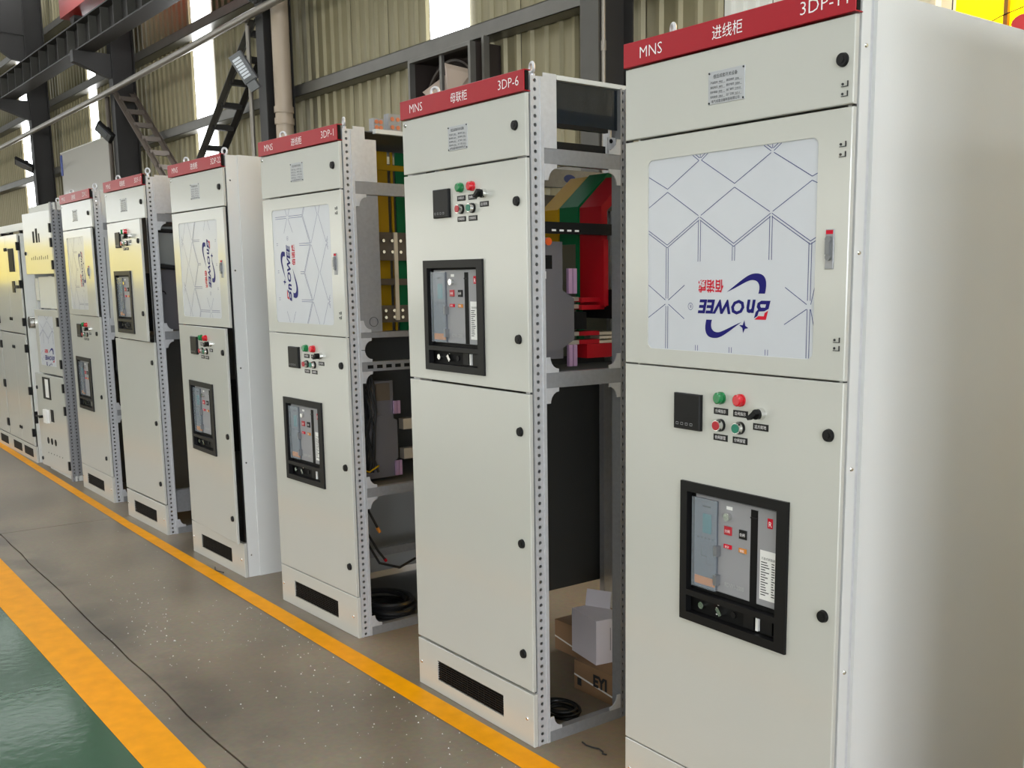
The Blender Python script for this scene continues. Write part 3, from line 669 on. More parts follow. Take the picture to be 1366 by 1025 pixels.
def plinth(root, wd, vent=True, y=0.0, z1=0.186):
    h = (0.143, 0.588, 0.051, 0.130) if vent else None
    p = MB().sheet(0.002, wd - 0.002, 0.0, z1, y, y + 0.017, hole=h, ch=0.002).build('plinth_panel', PAINT, root)
    if vent:
        mb = MB().box(h[0], h[1], y + 0.012, y + 0.016, h[2], h[3])
        for k in range(9):
            z = h[2] + (h[3] - h[2]) * (k + 0.5) / 9; mb.box(h[0], h[1], y + 0.003, y + 0.012, z - 0.0022, z + 0.0022)
        for k in range(12):
            xx = h[0] + (h[1] - h[0]) * (k + 0.5) / 12; mb.box(xx - 0.0015, xx + 0.0015, y + 0.004, y + 0.012, h[2], h[3])
        mb.build('vent_grille', BLACKM, p, 'black louvred vent')
    gap_shade(root, wd)
    for xx in (0.024, wd - 0.04): screw(p, (xx, y, 0.092), (0, -1, 0), 0.007)
    return p

# ---- film print (measured on the nearest cabinet; 0..1 box is the window 0.592 x 0.507)
FC = (0.393, 1.6285)
def film_lines():
    L = []
    P = 0.248; b0 = 0.1745
    bott = [b0 + P * k for k in range(3)]; mids = [0.2985 + P * k for k in range(2)]
    xl, xr = 0.099, 0.687
    g = 0.0045
    # row 1: from the top crosses down to the V points
    L += [[(xl, 1.838), (bott[0], 1.802)], [(bott[0], 1.802), (mids[0] - g, 1.866), ], [(mids[0] + g, 1.866), (bott[1], 1.799)], [(bott[1], 1.799), (mids[1] - g, 1.862)], [(mids[1] + g, 1.862), (bott[2], 1.797), (xr, 1.803)]]
    for mx in mids:
        for s in (-1, 1): L += [[(mx + s * g, 1.866), (mx + s * 0.028, 1.881)], [(mx + s * 0.002, 1.872), (mx + s * 0.018, 1.882)]]
        L.append([(mx, 1.872), (mx, 1.882)])
    # row 2: inverted V
    L += [[(xl, 1.757), (bott[0], 1.794), (mids[0] - g, 1.727)], [(mids[0] + g, 1.727), (bott[1], 1.790), (mids[1] - g, 1.724)], [(mids[1] + g, 1.724), (bott[2], 1.788), (xr, 1.781)]]
    # row 3: double lines of the V below
    for o_ in (0, 0.0075):
        L += [[(xl, 1.695 - o_), (bott[0], 1.655 - o_), (mids[0] - g * 0.4, 1.723 - o_)], [(mids[0] + g * 0.4, 1.723 - o_), (bott[1], 1.652 - o_), (mids[1] - g * 0.4, 1.720 - o_)], [(mids[1] + g * 0.4, 1.720 - o_), (bott[2], 1.650 - o_), (xr, 1.658 - o_)]]
    for s in (-0.0042, 0.0042):
        for x in (bott[0], bott[2]): L += [[(x + s, 1.647), (x + s, 1.512)], [(x + s, 1.492), (x + s, 1.3765)]]
        for x in mids: L.append([(x + s, 1.714), (x + s, 1.609)])
        L.append([(bott[1] + s, 1.645), (bott[1] + s, 1.609)])
        for x in (mids[0] - 0.006, bott[1] - 0.006, mids[1] - 0.006): L.append([(x + s, 1.391), (x + s, 1.3765)])
    for x, z, a, b in ((bott[0], 1.505, xl, 0.244), (bott[2], 1.500, 0.596, xr)):
        L += [[(a, z + 0.043), (x - 0.006, z + 0.003)], [(x + 0.006, z + 0.003), (b, z + 0.043)], [(a, z - 0.046), (x - 0.006, z - 0.008)], [(x + 0.006, z - 0.008), (b, z - 0.046)]]
    return L
def logo_parts():
    """logo in upright reading coordinates, centred; x to the right, y up"""
    S = []   # (material key, polygons)
    def arc(pts, n=14):
        return pts
    # lower-left swoosh (thick end at the left, thin tail to the right)
    def bez(p0, p1, p2, p3, n=16):
        return [tuple((1 - t) ** 3 * a + 3 * (1 - t) ** 2 * t * b + 3 * (1 - t) * t * t * c + t ** 3 * d for a, b, c, d in zip(p0, p1, p2, p3)) for t in [i / n for i in range(n + 1)]]
    so = bez((-0.109, 0.001), (-0.118, -0.030), (-0.112, -0.052), (-0.070, -0.048)) + bez((-0.070, -0.048), (-0.048, -0.046), (-0.02, -0.026), (0.022, -0.002))[1:]
    si = bez((-0.087, 0.001), (-0.096, -0.020), (-0.086, -0.034), (-0.062, -0.032)) + bez((-0.062, -0.032), (-0.046, -0.030), (-0.02, -0.016), (0.022, -0.002))[1:]
    sw = [(so[i], so[i + 1], si[i + 1], si[i]) for i in range(len(so) - 1)]
    low = [tuple((x, y - 0.032) for x, y in q) for q in sw]
    upp = [tuple((-x + 0.001, -y + 0.036) for x, y in q) for q in sw]
    # shorten the upper swoosh to the right place
    upp = [tuple((x * 0.97 - 0.030 + 0.018, y * 0.95 + 0.004) for x, y in q) for q in upp]
    return low, upp
def film(door_, hx, x0, x1, z0, z1, rot, logo=True, y=0.003, parent=None):
    """white film behind the door window, printed with a line pattern and the logo, turned by rot"""
    f = MB().add([(x0 - hx - 0.01, y, z0 - 0.01), (x1 - hx + 0.01, y, z0 - 0.01), (x1 - hx + 0.01, y, z1 + 0.01), (x0 - hx - 0.01, y, z1 + 0.01)], [(0, 1, 2, 3)]).build('window_film', FILM, door_, 'white film in the door window')
    cx = (x0 + x1) / 2 - hx; cz = (z0 + z1) / 2; c, s_ = math.cos(rot), math.sin(rot)
    wx, wz = (x1 - x0) / 2 - 0.001, (z1 - z0) / 2 - 0.001
    def T(x, z): return (cx + x * c - z * s_, cz + x * s_ + z * c)
    def clip(a, b):
        t0, t1 = 0.0, 1.0; dx, dz = b[0] - a[0], b[1] - a[1]
        for p, q in ((-dx, a[0] - (cx - wx)), (dx, cx + wx - a[0]), (-dz, a[1] - (cz - wz)), (dz, cz + wz - a[1])):
            if abs(p) < 1e-9:
                if q < 0: return None
            elif p < 0: t0 = max(t0, q / p)
            else: t1 = min(t1, q / p)
        if t0 >= t1: return None
        return [(a[0] + dx * t0, a[1] + dz * t0), (a[0] + dx * t1, a[1] + dz * t1)]
    mb = MB()
    for ln in film_lines():
        pts = [T(-(x - FC[0]), -(z - FC[1])) for x, z in ln]     # the measured print is upside down: turn upright, then rot
        for a, b in zip(pts[:-1], pts[1:]):
            q = clip(a, b)
            if q: mb.strip(q, 0.0019, y - 0.0004)
    mb.build('film_pattern', INK, door_, fix=False, kind='stuff')
    if not logo: return
    yl = y - 0.0006
    # upright layout measured from the flipped print: word centre at (-0.03,0.128), i.e. local origin
    ox, oz = -0.030, 0.132
    def LT(x, z): return T(ox + x, oz + z)
    nv = MB(); rd = MB()
    low, upp = logo_parts()
    for q in low + upp: nv.poly([LT(*p) for p in q], yl)
    st = (-0.040, 0.052)
    nv.poly([LT(st[0] + a, st[1] + b) for a, b in ((0.002, 0.016), (0.005, 0.003), (0.016, -0.004), (0.004, -0.004), (-0.002, -0.017), (-0.005, -0.003), (-0.016, 0.003), (-0.004, 0.005))], yl - 0.0001)
    # B
    def sh(x, z): return LT(-0.128 + x + z * 0.30, -0.014 + z)
    B = MB()
    nv.poly([sh(a, b) for a, b in ((0.0, 0.0), (0.012, 0.0), (0.012, 0.026), (0.0, 0.020))], yl)
    nv.poly([sh(a, b) for a, b in ((0.012, 0.0), (0.030, 0.0), (0.030, 0.009), (0.012, 0.009))], yl)
    nv.poly([sh(a, b) for a, b in ((0.030, 0.0), (0.041, 0.006), (0.041, 0.016), (0.034, 0.022), (0.026, 0.017), (0.030, 0.013), (0.030, 0.009))], yl)
    nv.poly([sh(a, b) for a, b in ((0.012, 0.017), (0.026, 0.017), (0.034, 0.022), (0.040, 0.028), (0.030, 0.027), (0.012, 0.026))], yl)
    nv.poly([sh(a, b) for a, b in ((0.030, 0.026), (0.040, 0.028), (0.041, 0.044), (0.031, 0.038))], yl)
    rd.poly([sh(a, b) for a, b in ((0.0, 0.024), (0.010, 0.030), (0.010, 0.038), (0.0, 0.047))], yl)
    rd.poly([sh(a, b) for a, b in ((0.010, 0.038), (0.028, 0.038), (0.039, 0.047), (0.0, 0.047))], yl)
    def add(m_, tx, x, z, size, fit=None, **kw):
        vs, fs = text_mesh(tx, size, **kw)
        if fit: lo = min(v[0] for v in vs); k = fit / (max(v[0] for v in vs) - lo); vs = [((a - lo) * k, b) for a, b in vs]
        m_.add([(LT(x + a, z + b)[0], yl, LT(x + a, z + b)[1]) for a, b in vs], fs)
    add(nv, 'n', -0.080, -0.014, 0.064, xs=0.95, shear=0.2, bold=0.0022)
    add(nv, 'OWEE', -0.041, -0.013, 0.048, xs=1.0, shear=0.2, bold=0.0018, fit=0.168)
    add(rd, '佰诺威', 0.034, -0.062, 0.034, xs=0.9, bold=0.0009)
    nv.build('logo_print', NAVY, door_, 'blue part of the logo', fix=False); rd.build('logo_print', REDP, door_, 'red part of the logo', fix=False)
    r = MB(); rc = LT(0.155, 0.004)
    r.strip([(rc[0] + 0.009 * math.cos(a * math.pi / 9), rc[1] + 0.009 * math.sin(a * math.pi / 9)) for a in range(19)], 0.0012, yl)
    add(r, 'R', 0.151, -0.0005, 0.012); r.build('logo_print', INK, door_, fix=False)
def window_handle(d, hx, x, z):
    X = x - hx
    MB().sheet(X - 0.012, X + 0.012, z - 0.045, z + 0.045, -0.003, 0, ch=0.001).build('door_handle', GALVP, d, 'small silver latch handle')
    MB().box(X - 0.010, X + 0.010, -0.0036, -0.003, z + 0.034, z + 0.043).build('handle_mark', REDP, d)
    MB().cyl((X, -0.003, z + 0.022), (X, -0.010, z + 0.022), 0.008, 14).box(X - 0.006, X + 0.006, -0.012, -0.003, z - 0.012, z + 0.018).cyl((X, -0.003, z - 0.018), (X, -0.009, z - 0.018), 0.0075, 14).build('handle_grip', LAMPBODY, d)

def panels(root, wd, left=True, back=True, lm=None, z0=0.0, zt=2.18):
    if left: MB().box(0.0, 0.008, 0.05, D_ - 0.04, z0, zt).build('left_panel', lm or DARKP, root)
    if back: MB().box(0.01, wd - 0.05, D_ - 0.012, D_, 0.05, zt).build('back_panel', lm or DARKP, root)
def frame(root, wd, rails, mid=True, zt=2.185):
    post(root, wd, 0.018, 0.068, zt=zt)
    if mid: post(root, wd, 0.383, 0.408, zt=zt, m=GALVP)  # mid post gets the darkened zinc in place of shade from the next cabinet
    post(root, wd, D_ - 0.05, D_, holes=False, zt=zt)
    for xx in (0.045,):
        post(root, xx, 0.018, 0.068, holes=False, zt=zt); post(root, xx, D_ - 0.05, D_, holes=False, zt=zt)
    for z0, z1 in rails:
        side_rail(root, wd - 0.001, z0, z1, y1=0.383); side_rail(root, wd - 0.001, z0, z1, y0=0.408)
        gusset(root, wd, 0.068, z0, 1, -1) if z0 > 0.1 else None
        gusset(root, wd, 0.068, z1, 1, 1)
        gusset(root, wd, 0.383, z0, -1, -1) if z0 > 0.1 else None
        gusset(root, wd, 0.383, z1, -1, 1)
def top_door(root, wd, y=0.0, plate=True, clips=False):
    d, hx = door(root, 0.002, wd - 0.003, 1.944, 2.132)
    if plate: nameplate(d, 0.316 - hx, 1.998)
    lock(d, 0.728 - hx if wd > 0.78 else 0.712 - hx, 2.040)
    screw(d, (0.024 - hx, 0, 2.116), (0, -1, 0), 0.008)
    return d, hx
def door_bottom_clear(wd): return 0.002, wd - 0.003

# ---------------- A: nearest cabinet
root, wd = cab_root('A', 'nearest grey cabinet at the right edge, header reading 3DP-11, closed plain side panel')
header(root, wd, '进线柜', '3DP-11')
d, hx = door(root, 0.002, wd - 0.003, 1.944, 2.132)
nameplate(d, 0.329 - hx, 1.997, 0.126, 0.08); lock(d, 0.752 - hx, 2.040); clip_mark(d, 0.759 - hx, 1.988); clip_mark(d, 0.759 - hx, 1.967)
d, hx = door(root, 0.002, wd - 0.003, 1.329, 1.938, hole=(0.098, 0.689, 1.374, 1.882), rad=0.018)
film(d, hx, 0.098, 0.689, 1.374, 1.882, math.pi)
window_handle(d, hx, 0.731, 1.629)
for z in (1.859, 1.837, 1.423, 1.404): clip_mark(d, 0.759 - hx, z)
bz = 1.021
d, hx = door(root, 0.002, wd - 0.003, 0.190, 1.325, hole=(0.262, 0.622, 0.64, 1.01))
instruments(d, hx, 1.258); bezel(d, hx, 0.247, bz)
for z in (1.200, 0.760, 0.320): lock(d, 0.745 - hx, z)
breaker(root, 0.247, bz)
plinth(root, wd)
for xx in (0.14, 0.70): eye_bolt(root, xx, 0.05, rot=-0.42)
MB().box(wd - 0.03, wd - 0.002, 0.020, 0.052, 0, 2.18).build('front_post', SIDE, root)
for z in (2.07, 1.62, 1.12, 0.62, 0.12): screw(root, (wd - 0.002, 0.038, z), (1, 0, 0), 0.0055)
MB().prism_x([(0.066, 0.0), (D_, 0.0), (D_, 2.19), (0.066, 2.19)], wd - 0.012, wd + 0.004).build('side_panel', SIDE, root)
MB().box(wd - 0.02, wd - 0.006, 0.052, 0.068, 0, 2.19).build('panel_groove', GALV, root)
panels(root, wd, lm=PANEL2)
MB().box(0.0, wd, 0.02, D_, 2.180, 2.188).build('top_cover', SIDE, root)

# ---------------- D: closed side, lower door ajar
root, wd = cab_root('D', 'grey cabinet with header 3DP-22, plain closed side panel and lower door standing ajar')
header(root, wd, '进线柜', '3DP-22')
top_door(root, wd)
d, hx = door(root, 0.002, wd - 0.003, 1.329, 1.938, hole=(0.098, 0.660, 1.374, 1.882), rad=0.018, ang=0.5)
film(d, hx, 0.098, 0.660, 1.374, 1.882, -math.pi / 2)
window_handle(d, hx, 0.700, 1.629)
d, hx = door(root, 0.002, wd - 0.003, 0.190, 1.325, hole=(0.155, 0.515, 0.64, 1.01), ang=2.5)
instruments(d, hx, 1.266); bezel(d, hx, 0.140, bz)
for z in (1.200, 0.760, 0.320): lock(d, 0.712 - hx, z)
breaker(root, 0.140, bz, y=0.010)
plinth(root, wd)
for xx in (0.14, 0.68): eye_bolt(root, xx, 0.05, rot=0.5)
MB().box(wd - 0.03, wd - 0.002, 0.020, 0.052, 0, 2.19).build('front_post', SIDE, root)
for z in (2.07, 1.62, 1.12, 0.62, 0.12): screw(root, (wd - 0.002, 0.038, z), (1, 0, 0), 0.0055)
MB().prism_x([(0.080, 0.0), (D_, 0.0), (D_, 2.197), (0.080, 2.197)], wd - 0.012, wd + 0.004).build('side_panel', SIDE, root)
MB().box(wd - 0.02, wd - 0.002, 0.052, 0.080, 0, 2.195).build('panel_groove', SIDE, root)
panels(root, wd, lm=DARKP)
MB().box(0.0, wd, 0.02, D_, 2.188, 2.195).build('top_cover', SIDE, root)

# ---------------- B: open side, blank lower door
root, wd = cab_root('B', 'tall grey cabinet second from the camera, header 3DP-6, open perforated side frame showing red busbars')
ROOT_B = root
header(root, wd, '母联柜', '3DP-6')
top_door(root, wd)
d, hx = door(root, 0.002, wd - 0.003, 1.207, 1.938, hole=(0.148, 0.508, 1.254, 1.624))
instruments(d, hx, 1.873); bezel(d, hx, 0.133, 1.634)
for z in (1.809, 1.375): lock(d, 0.716 - hx, z)
breaker(root, 0.133, 1.634, depth=0.06)
d, hx = door(root, 0.002, wd - 0.003, 0.196, 1.200)
for z in (1.075, 0.700, 0.319): lock(d, 0.716 - hx, z)
plinth(root, wd)
eye_bolt(root, 0.155, 0.05, rot=0.5); eye_bolt(root, 0.735, 0.05, z=2.193, rot=-0.25)
frame(root, wd, [(1.924, 1.972), (1.216, 1.266), (0.0, 0.040)])
MB().box(wd - 0.006, wd - 0.002, 0.069, 0.120, 1.975, 2.198).build('corner_plate', GALV, root)
MB().box(wd - 0.03, wd - 0.001, 0.121, 0.95, 2.182, 2.196).build('top_rail', PANEL2, root)
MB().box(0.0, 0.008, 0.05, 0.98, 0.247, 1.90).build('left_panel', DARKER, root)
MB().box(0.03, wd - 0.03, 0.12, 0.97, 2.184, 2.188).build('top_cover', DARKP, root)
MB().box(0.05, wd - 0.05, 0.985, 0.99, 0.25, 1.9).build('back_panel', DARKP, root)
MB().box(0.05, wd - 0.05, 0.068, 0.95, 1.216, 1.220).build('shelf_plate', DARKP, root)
MB().box(wd - 0.02, wd - 0.016, 0.122, 0.383, 2.052, 2.18).build('smoked_barrier', mat('smoked_acrylic', (10, 22, 32), 0.06, alpha=0.82), root, 'dark glossy acrylic barrier')
MB().box(wd - 0.03, wd - 0.012, 0.122, 0.34, 2.040, 2.053).build('barrier_bar', BLACK, root)
MB().box(wd - 0.06, wd - 0.02, 0.122, 0.335, 1.973, 1.998).build('barrier_bar', BLACK, root)
mb = MB().sheet(0.0, 0.07, 0, 0.055, -0.004, 0)
mb = MB().box(wd - 0.03, wd - 0.025, 0.35, 0.42, 1.974, 2.03); bh = mb.build('bus_bracket', GALV, root)
for a in (0.363, 0.407):
    for z in (1.984, 2.018): MB().cyl((wd - 0.026, a, z), (wd - 0.023, a, z), 0.007, 12).build('bracket_hole', BLACKM, bh)
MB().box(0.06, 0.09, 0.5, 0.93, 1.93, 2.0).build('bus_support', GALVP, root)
ov = MB(); ov.add([(0.0905, 0.70 + 0.03 * math.cos(a * math.pi / 10), 1.965 + 0.017 * math.sin(a * math.pi / 10)) for a in range(20)], [tuple(range(20))]); ov.build('oval_sticker', BLUEOV, root, 'small blue oval sticker')
MB().box(0.03, 0.06, 0.35, 0.95, 1.85, 1.90).build('bus_support', DARKP, root)
MB().box(0.012, 0.02, 0.3, 0.97, 1.25, 1.85).build('rear_barrier', mat('olive_barrier_sheet', (104, 104, 88), 0.6), root)
# busbars: yellow, green, red, each coming forward and down
def busbar(u0, u1, prof, m, nm='busbar', lab=None):
    return MB().prism_x(prof, u0, u1).build(nm, m, root, lab)
zt_, th_ = 1.80, 0.05
def profile(y0, z0, y1, z1, y_top, z_top, th):
    """bar rising backwards from (y1,z1) to the top and hanging down at y0"""
    return [(y0, z0), (y0, z1), (y_top, z_top), (y_top + th * 0.9, z_top - th * 0.2), (y_top + th * 0.9, z_top - th), (y0 + th, z1 - th * 0.5), (y0 + th, z0)]
busbar(0.53, 0.65, profile(0.40, 1.47, 0, 1.815, 0.52, 1.925, 0.026), REDB, lab='red sleeved busbar')
MB().box(0.505, 0.52, 0.40, 0.426, 1.30, 1.70).build('busbar', GREENB, root, 'green sleeved busbar')
busbar(0.413, 0.52, profile(0.40, 1.69, 0, 1.82, 0.54, 1.945, 0.026), GREENB, lab='green sleeved busbar')
busbar(0.30, 0.403, profile(0.40, 1.69, 0, 1.815, 0.54, 1.94, 0.026), YELLOWB, lab='yellow sleeved busbar')
MB().box(0.653, 0.668, 0.395, 0.415, 1.475, 1.70).build('busbar', REDB, root, 'red sleeved busbar')
MB().box(0.575, 0.64, 0.318, 0.43, 1.462, 1.478).box(0.575, 0.64, 0.318, 0.40, 1.488, 1.503).build('busbar', REDB, root, 'red sleeved busbar')
for z in (1.466, 1.492, 1.343, 1.372): MB().box(0.575, 0.625, 0.268, 0.318, z, z + 0.014).build('busbar_tail', TIN, root)
for z in (1.372, 1.343): MB().box(0.575, 0.625, 0.318, 0.41, z, z + 0.014).build('busbar', REDB, root, 'red sleeved busbar')
for z in (1.372, 1.358, 1.343): MB().box(0.575, 0.625, 0.41, 0.52, z, z + 0.010).build('busbar_tail', TIN, root)
MB().box(0.56, 0.63, 0.35, 0.475, 1.293, 1.342).build('busbar', REDB, root, 'red sleeved busbar')
MB().box(0.48, 0.64, 0.262, 0.34, 1.395, 1.455).build('contact_block', BLACKM, root)
MB().box(0.5, 0.68, 0.42, 0.52, 1.43, 1.53).build('current_transformer', BLACKM, root)
MB().box(0.66, 0.69, 0.07, 0.50, 1.715, 1.752).build('insulator_beam', BLACK, root)
t = MB(); 
for k in range(4): t.box(0.6901, 0.691, 0.155 + k * 0.032, 0.172 + k * 0.032, 1.722, 1.728)
t.build('beam_marks', LABELW, root)
MB().cyl((0.64, 0.165, 1.69), (0.66, 0.165, 1.69), 0.013, 12).build('orange_cap', ORANGE, root)
# breaker flank plate and zinc strips
MB().box(0.615, 0.655, 0.10, 0.225, 1.30, 1.69).build('breaker_side', BRKBODY, root)
MB().prism_x([(0.07, 1.327), (0.205, 1.327), (0.268, 1.362), (0.268, 1.502), (0.205, 1.538), (0.07, 1.538)], 0.655, 0.662).build('breaker_flank', BRKBODY, root, 'six-sided steel side plate')
MB().box(0.655, 0.657, 0.12, 0.18, 1.60, 1.645).build('breaker_window', BLACKM, root)
t = MB().box(0.655, 0.6565, 0.115, 0.155, 1.568, 1.592).build('white_sticker', LABELW, root)
for (za, zb) in ((1.518, 1.602), (1.272, 1.345)):
    for k in (0, 1):
        MB().box(0.655, 0.668, 0.241 + k * 0.019, 0.257 + k * 0.019, za, zb).build('zinc_strip', PINK, root)
# yellow wiring at the mid post, rear post
MB().tube([(0.735, 0.40, 1.19), (0.733, 0.402, 0.9), (0.738, 0.40, 0.75), (0.732, 0.40, 0.5), (0.735, 0.40, 0.3)], 0.006, 6).build('wire_bundle', YELLOWB, root, 'thin yellow wire bundle')
MB().box(0.03, 0.06, 0.90, 0.96, 0.0, 1.2).build('post', GALV, root)

# ---------------- C: open side with busbars and cables
root, wd = cab_root('C', 'grey cabinet third from the camera, header 3DP-1, open side frame with yellow and green busbars')
header(root, wd, '进线柜', '3DP-1')
top_door(root, wd)
d, hx = door(root, 0.002, wd - 0.003, 1.329, 1.938, hole=(0.096, 0.664, 1.376, 1.886), rad=0.018)
film(d, hx, 0.096, 0.664, 1.376, 1.886, math.pi / 2)
window_handle(d, hx, 0.702, 1.635)
for z in (1.865, 1.845, 1.43, 1.41): clip_mark(d, 0.725 - hx, z)
d, hx = door(root, 0.002, wd - 0.003, 0.190, 1.325, hole=(0.149, 0.509, 0.647, 1.017))
instruments(d, hx, 1.266); bezel(d, hx, 0.134, 1.028)
for z in (1.205, 0.761, 0.318): lock(d, 0.716 - hx, z)
breaker(root, 0.134, 1.028, depth=0.06)
plinth(root, wd)
eye_bolt(root, 0.15, 0.05, rot=0.5); eye_bolt(root, 0.745, 0.04, z=2.193, rot=-0.3)
frame(root, wd, [(1.924, 1.976), (1.322, 1.346), (1.178, 1.219), (0.626, 0.668), (0.0, 0.039)])
MB().box(wd - 0.006, wd - 0.002, 0.069, 0.122, 1.977, 2.198).build('corner_plate', GALV, root)
MB().box(wd - 0.012, wd - 0.006, 0.122, 0.176, 1.977, 2.15).build('corner_plate', GALV, root)
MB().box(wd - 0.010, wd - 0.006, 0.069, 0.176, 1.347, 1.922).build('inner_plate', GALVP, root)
t = MB(); t.tube([(wd - 0.005, 0.135 + 0.020 * math.cos(a * math.pi / 12), 1.39 + 0.020 * math.sin(a * math.pi / 12)) for a in range(24)], 0.001, 4, closed=True); t.build('knockout_ring', BLKP, root)
MB().box(wd - 0.03, wd - 0.001, 0.176, 0.95, 2.178, 2.196).build('top_rail', PANEL2, root)
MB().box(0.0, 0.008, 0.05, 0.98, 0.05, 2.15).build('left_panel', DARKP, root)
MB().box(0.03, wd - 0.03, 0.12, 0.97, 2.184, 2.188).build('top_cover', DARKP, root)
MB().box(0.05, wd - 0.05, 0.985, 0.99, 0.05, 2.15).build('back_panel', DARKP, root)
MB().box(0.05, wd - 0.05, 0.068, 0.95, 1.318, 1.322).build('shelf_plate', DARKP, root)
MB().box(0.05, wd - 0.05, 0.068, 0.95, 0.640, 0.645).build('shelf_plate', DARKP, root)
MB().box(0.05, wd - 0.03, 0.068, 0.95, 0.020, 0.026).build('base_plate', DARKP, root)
slots = MB()
for k in range(6): slots.box(wd - 0.0008, wd + 0.0004, 0.095 + k * 0.045, 0.122 + k * 0.045, 1.190, 1.205)
slots.build('rail_slots', BLACKM, root)
for ya, yb, m, lab in ((0.36, 0.455, YELLOWB, 'yellow busbar'), (0.475, 0.485, YELLOWB, 'yellow busbar'), (0.50, 0.60, GREENB, 'green busbar')):
    MB().box(0.36, 0.37, ya, yb, 1.33, 2.16).build('busbar', m, root, lab)
MB().box(0.372, 0.378, 0.35, 0.62, 2.075, 2.10).build('yellow_strip', YELLOWB, root, 'thin yellow strip')
for z0, z1 in ((1.66, 1.79), (1.545, 1.575), (1.37, 1.45)):
    MB().box(0.378, 0.40, 0.35, 0.62, z0, z1).build('busbar_clamp', BROWN, root)
    for k in range(4):
        for zz in ((z0 * 0.7 + z1 * 0.3), (z0 * 0.3 + z1 * 0.7)):
            if z1 - z0 > 0.05: MB().cyl((0.40, 0.40 + k * 0.045, zz), (0.412, 0.40 + k * 0.045, zz), 0.008, 6).build('clamp_bolt', CHROME, root)
for z in (1.65, 1.45): MB().box(0.40, 0.41, 0.455, 0.475, z - 0.07, z + 0.14).build('busbar_tail', TIN, root)
# top terminal brackets
for ya, yb, zt2 in ((0.200, 0.246, 2.250), (0.272, 0.335, 2.275)):
    MB().box(wd - 0.10, wd - 0.06, ya, yb, 2.197, zt2).build('terminal_bracket', GALVP, root)
    for z in (2.197 + (zt2 - 2.197) * 0.28, 2.197 + (zt2 - 2.197) * 0.72):
        for a in (0.28, 0.72):
            MB().cyl((wd - 0.061, ya + (yb - ya) * a, z), (wd - 0.057, ya + (yb - ya) * a, z), 0.009, 12).build('terminal_bolt', COPPER, root)
# breaker flank, wiring, connectors
MB().box(0.5, 0.55, 0.12, 0.34, 0.66, 1.11).build('breaker_side', BRKBODY, root)
MB().prism_x([(0.15, 0.705), (0.285, 0.705), (0.352, 0.745), (0.352, 0.925), (0.285, 0.955), (0.15, 0.955)], 0.552, 0.56).build('breaker_flank', BRKBODY, root, 'six-sided steel side plate')
MB().box(0.54, 0.556, 0.25, 0.32, 1.02, 1.10).build('terminal_cover', BROWN, root)
for za, zb in ((0.955, 1.015), (0.665, 0.735)):
    for k in (0, 1): MB().box(0.555, 0.566, 0.335 + k * 0.018, 0.350 + k * 0.018, za, zb).build('zinc_strip', PINK, root)
for z in (0.88, 0.74): MB().box(0.54, 0.58, 0.372, 0.44, z, z + 0.05).build('busbar_tail', TIN, root)
wb = MB(); wr = random.Random(5)
for k in range(12):
    y0 = 0.12 + 0.008 * k; pts = [(0.60 + wr.uniform(-0.02, 0.02), y0 + wr.uniform(-0.012, 0.012), z) for z in (1.17, 1.08, 0.98, 0.88, 0.78, 0.70)]
    wb.tube(pts, 0.006, 6)
wb.build('wiring_loom', RUBBER, root, 'thick loom of black control wires', smooth=True)
MB().tube([(0.62, 0.12, 0.73), (0.63, 0.16, 0.71), (0.63, 0.21, 0.735)], 0.004, 6).build('yellow_wire', YELLOWB, root)
for pts in ([(0.72, 0.085, 0.62), (0.70, 0.11, 0.55), (0.70, 0.155, 0.46)], [(0.72, 0.09, 0.62), (0.70, 0.10, 0.45), (0.70, 0.15, 0.36), (0.69, 0.19, 0.31)], [(0.71, 0.08, 0.62), (0.70, 0.09, 0.42), (0.69, 0.16, 0.30), (0.66, 0.28, 0.25), (0.6, 0.40, 0.26)]):
    MB().tube(pts, 0.006, 6).build('hanging_cable', RUBBER, root, smooth=True)
MB().cyl((0.70, 0.150, 0.468), (0.70, 0.162, 0.445), 0.008, 8).build('cable_lug', AMBER, root)
MB().cyl((0.69, 0.186, 0.315), (0.69, 0.195, 0.303), 0.007, 8).build('cable_lug', REDB, root)
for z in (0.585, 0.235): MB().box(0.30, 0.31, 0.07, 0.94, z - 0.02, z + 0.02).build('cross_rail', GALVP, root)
MB().box(0.012, 0.02, 0.08, 0.95, 0.05, 0.62).build('rear_barrier', mat('mid_grey_barrier', (165, 165, 162), 0.5), root)

# ---------------- E: open side, middle door ajar
root, wd = cab_root('E', 'grey cabinet with its middle breaker door swung ajar and open perforated side frame')
header(root, wd, '母联柜', '3DP-17')
top_door(root, wd)
d, hx = door(root, 0.002, wd - 0.003, 1.207, 1.938, hole=(0.130, 0.490, 1.254, 1.624), ang=2.6)
instruments(d, hx, 1.873); bezel(d, hx, 0.115, 1.634)
for z in (1.809, 1.375): lock(d, 0.712 - hx, z)
breaker(root, 0.115, 1.634, y=0.010, depth=0.08)
d, hx = door(root, 0.002, wd - 0.003, 0.196, 1.200)
for z in (1.075, 0.700, 0.319): lock(d, 0.712 - hx, z)
plinth(root, wd)
for xx in (0.14, 0.71): eye_bolt(root, xx, 0.05, rot=0.6)
frame(root, wd, [(1.924, 1.972), (1.216, 1.266), (0.0, 0.040)])
MB().box(wd - 0.006, wd - 0.002, 0.069, 0.175, 1.975, 2.196).build('corner_plate', GALV, root)
MB().box(wd - 0.03, wd - 0.001, 0.175, 0.95, 2.165, 2.19).build('top_rail', PANEL2, root)
MB().box(wd - 0.05, wd - 0.03, 0.175, 0.5, 2.06, 2.08).build('cross_bar', PANEL2, root)
MB().box(0.5, 0.52, 0.30, 0.5, 2.0, 2.05).build('busbar', YELLOWB, root, 'yellow busbar')
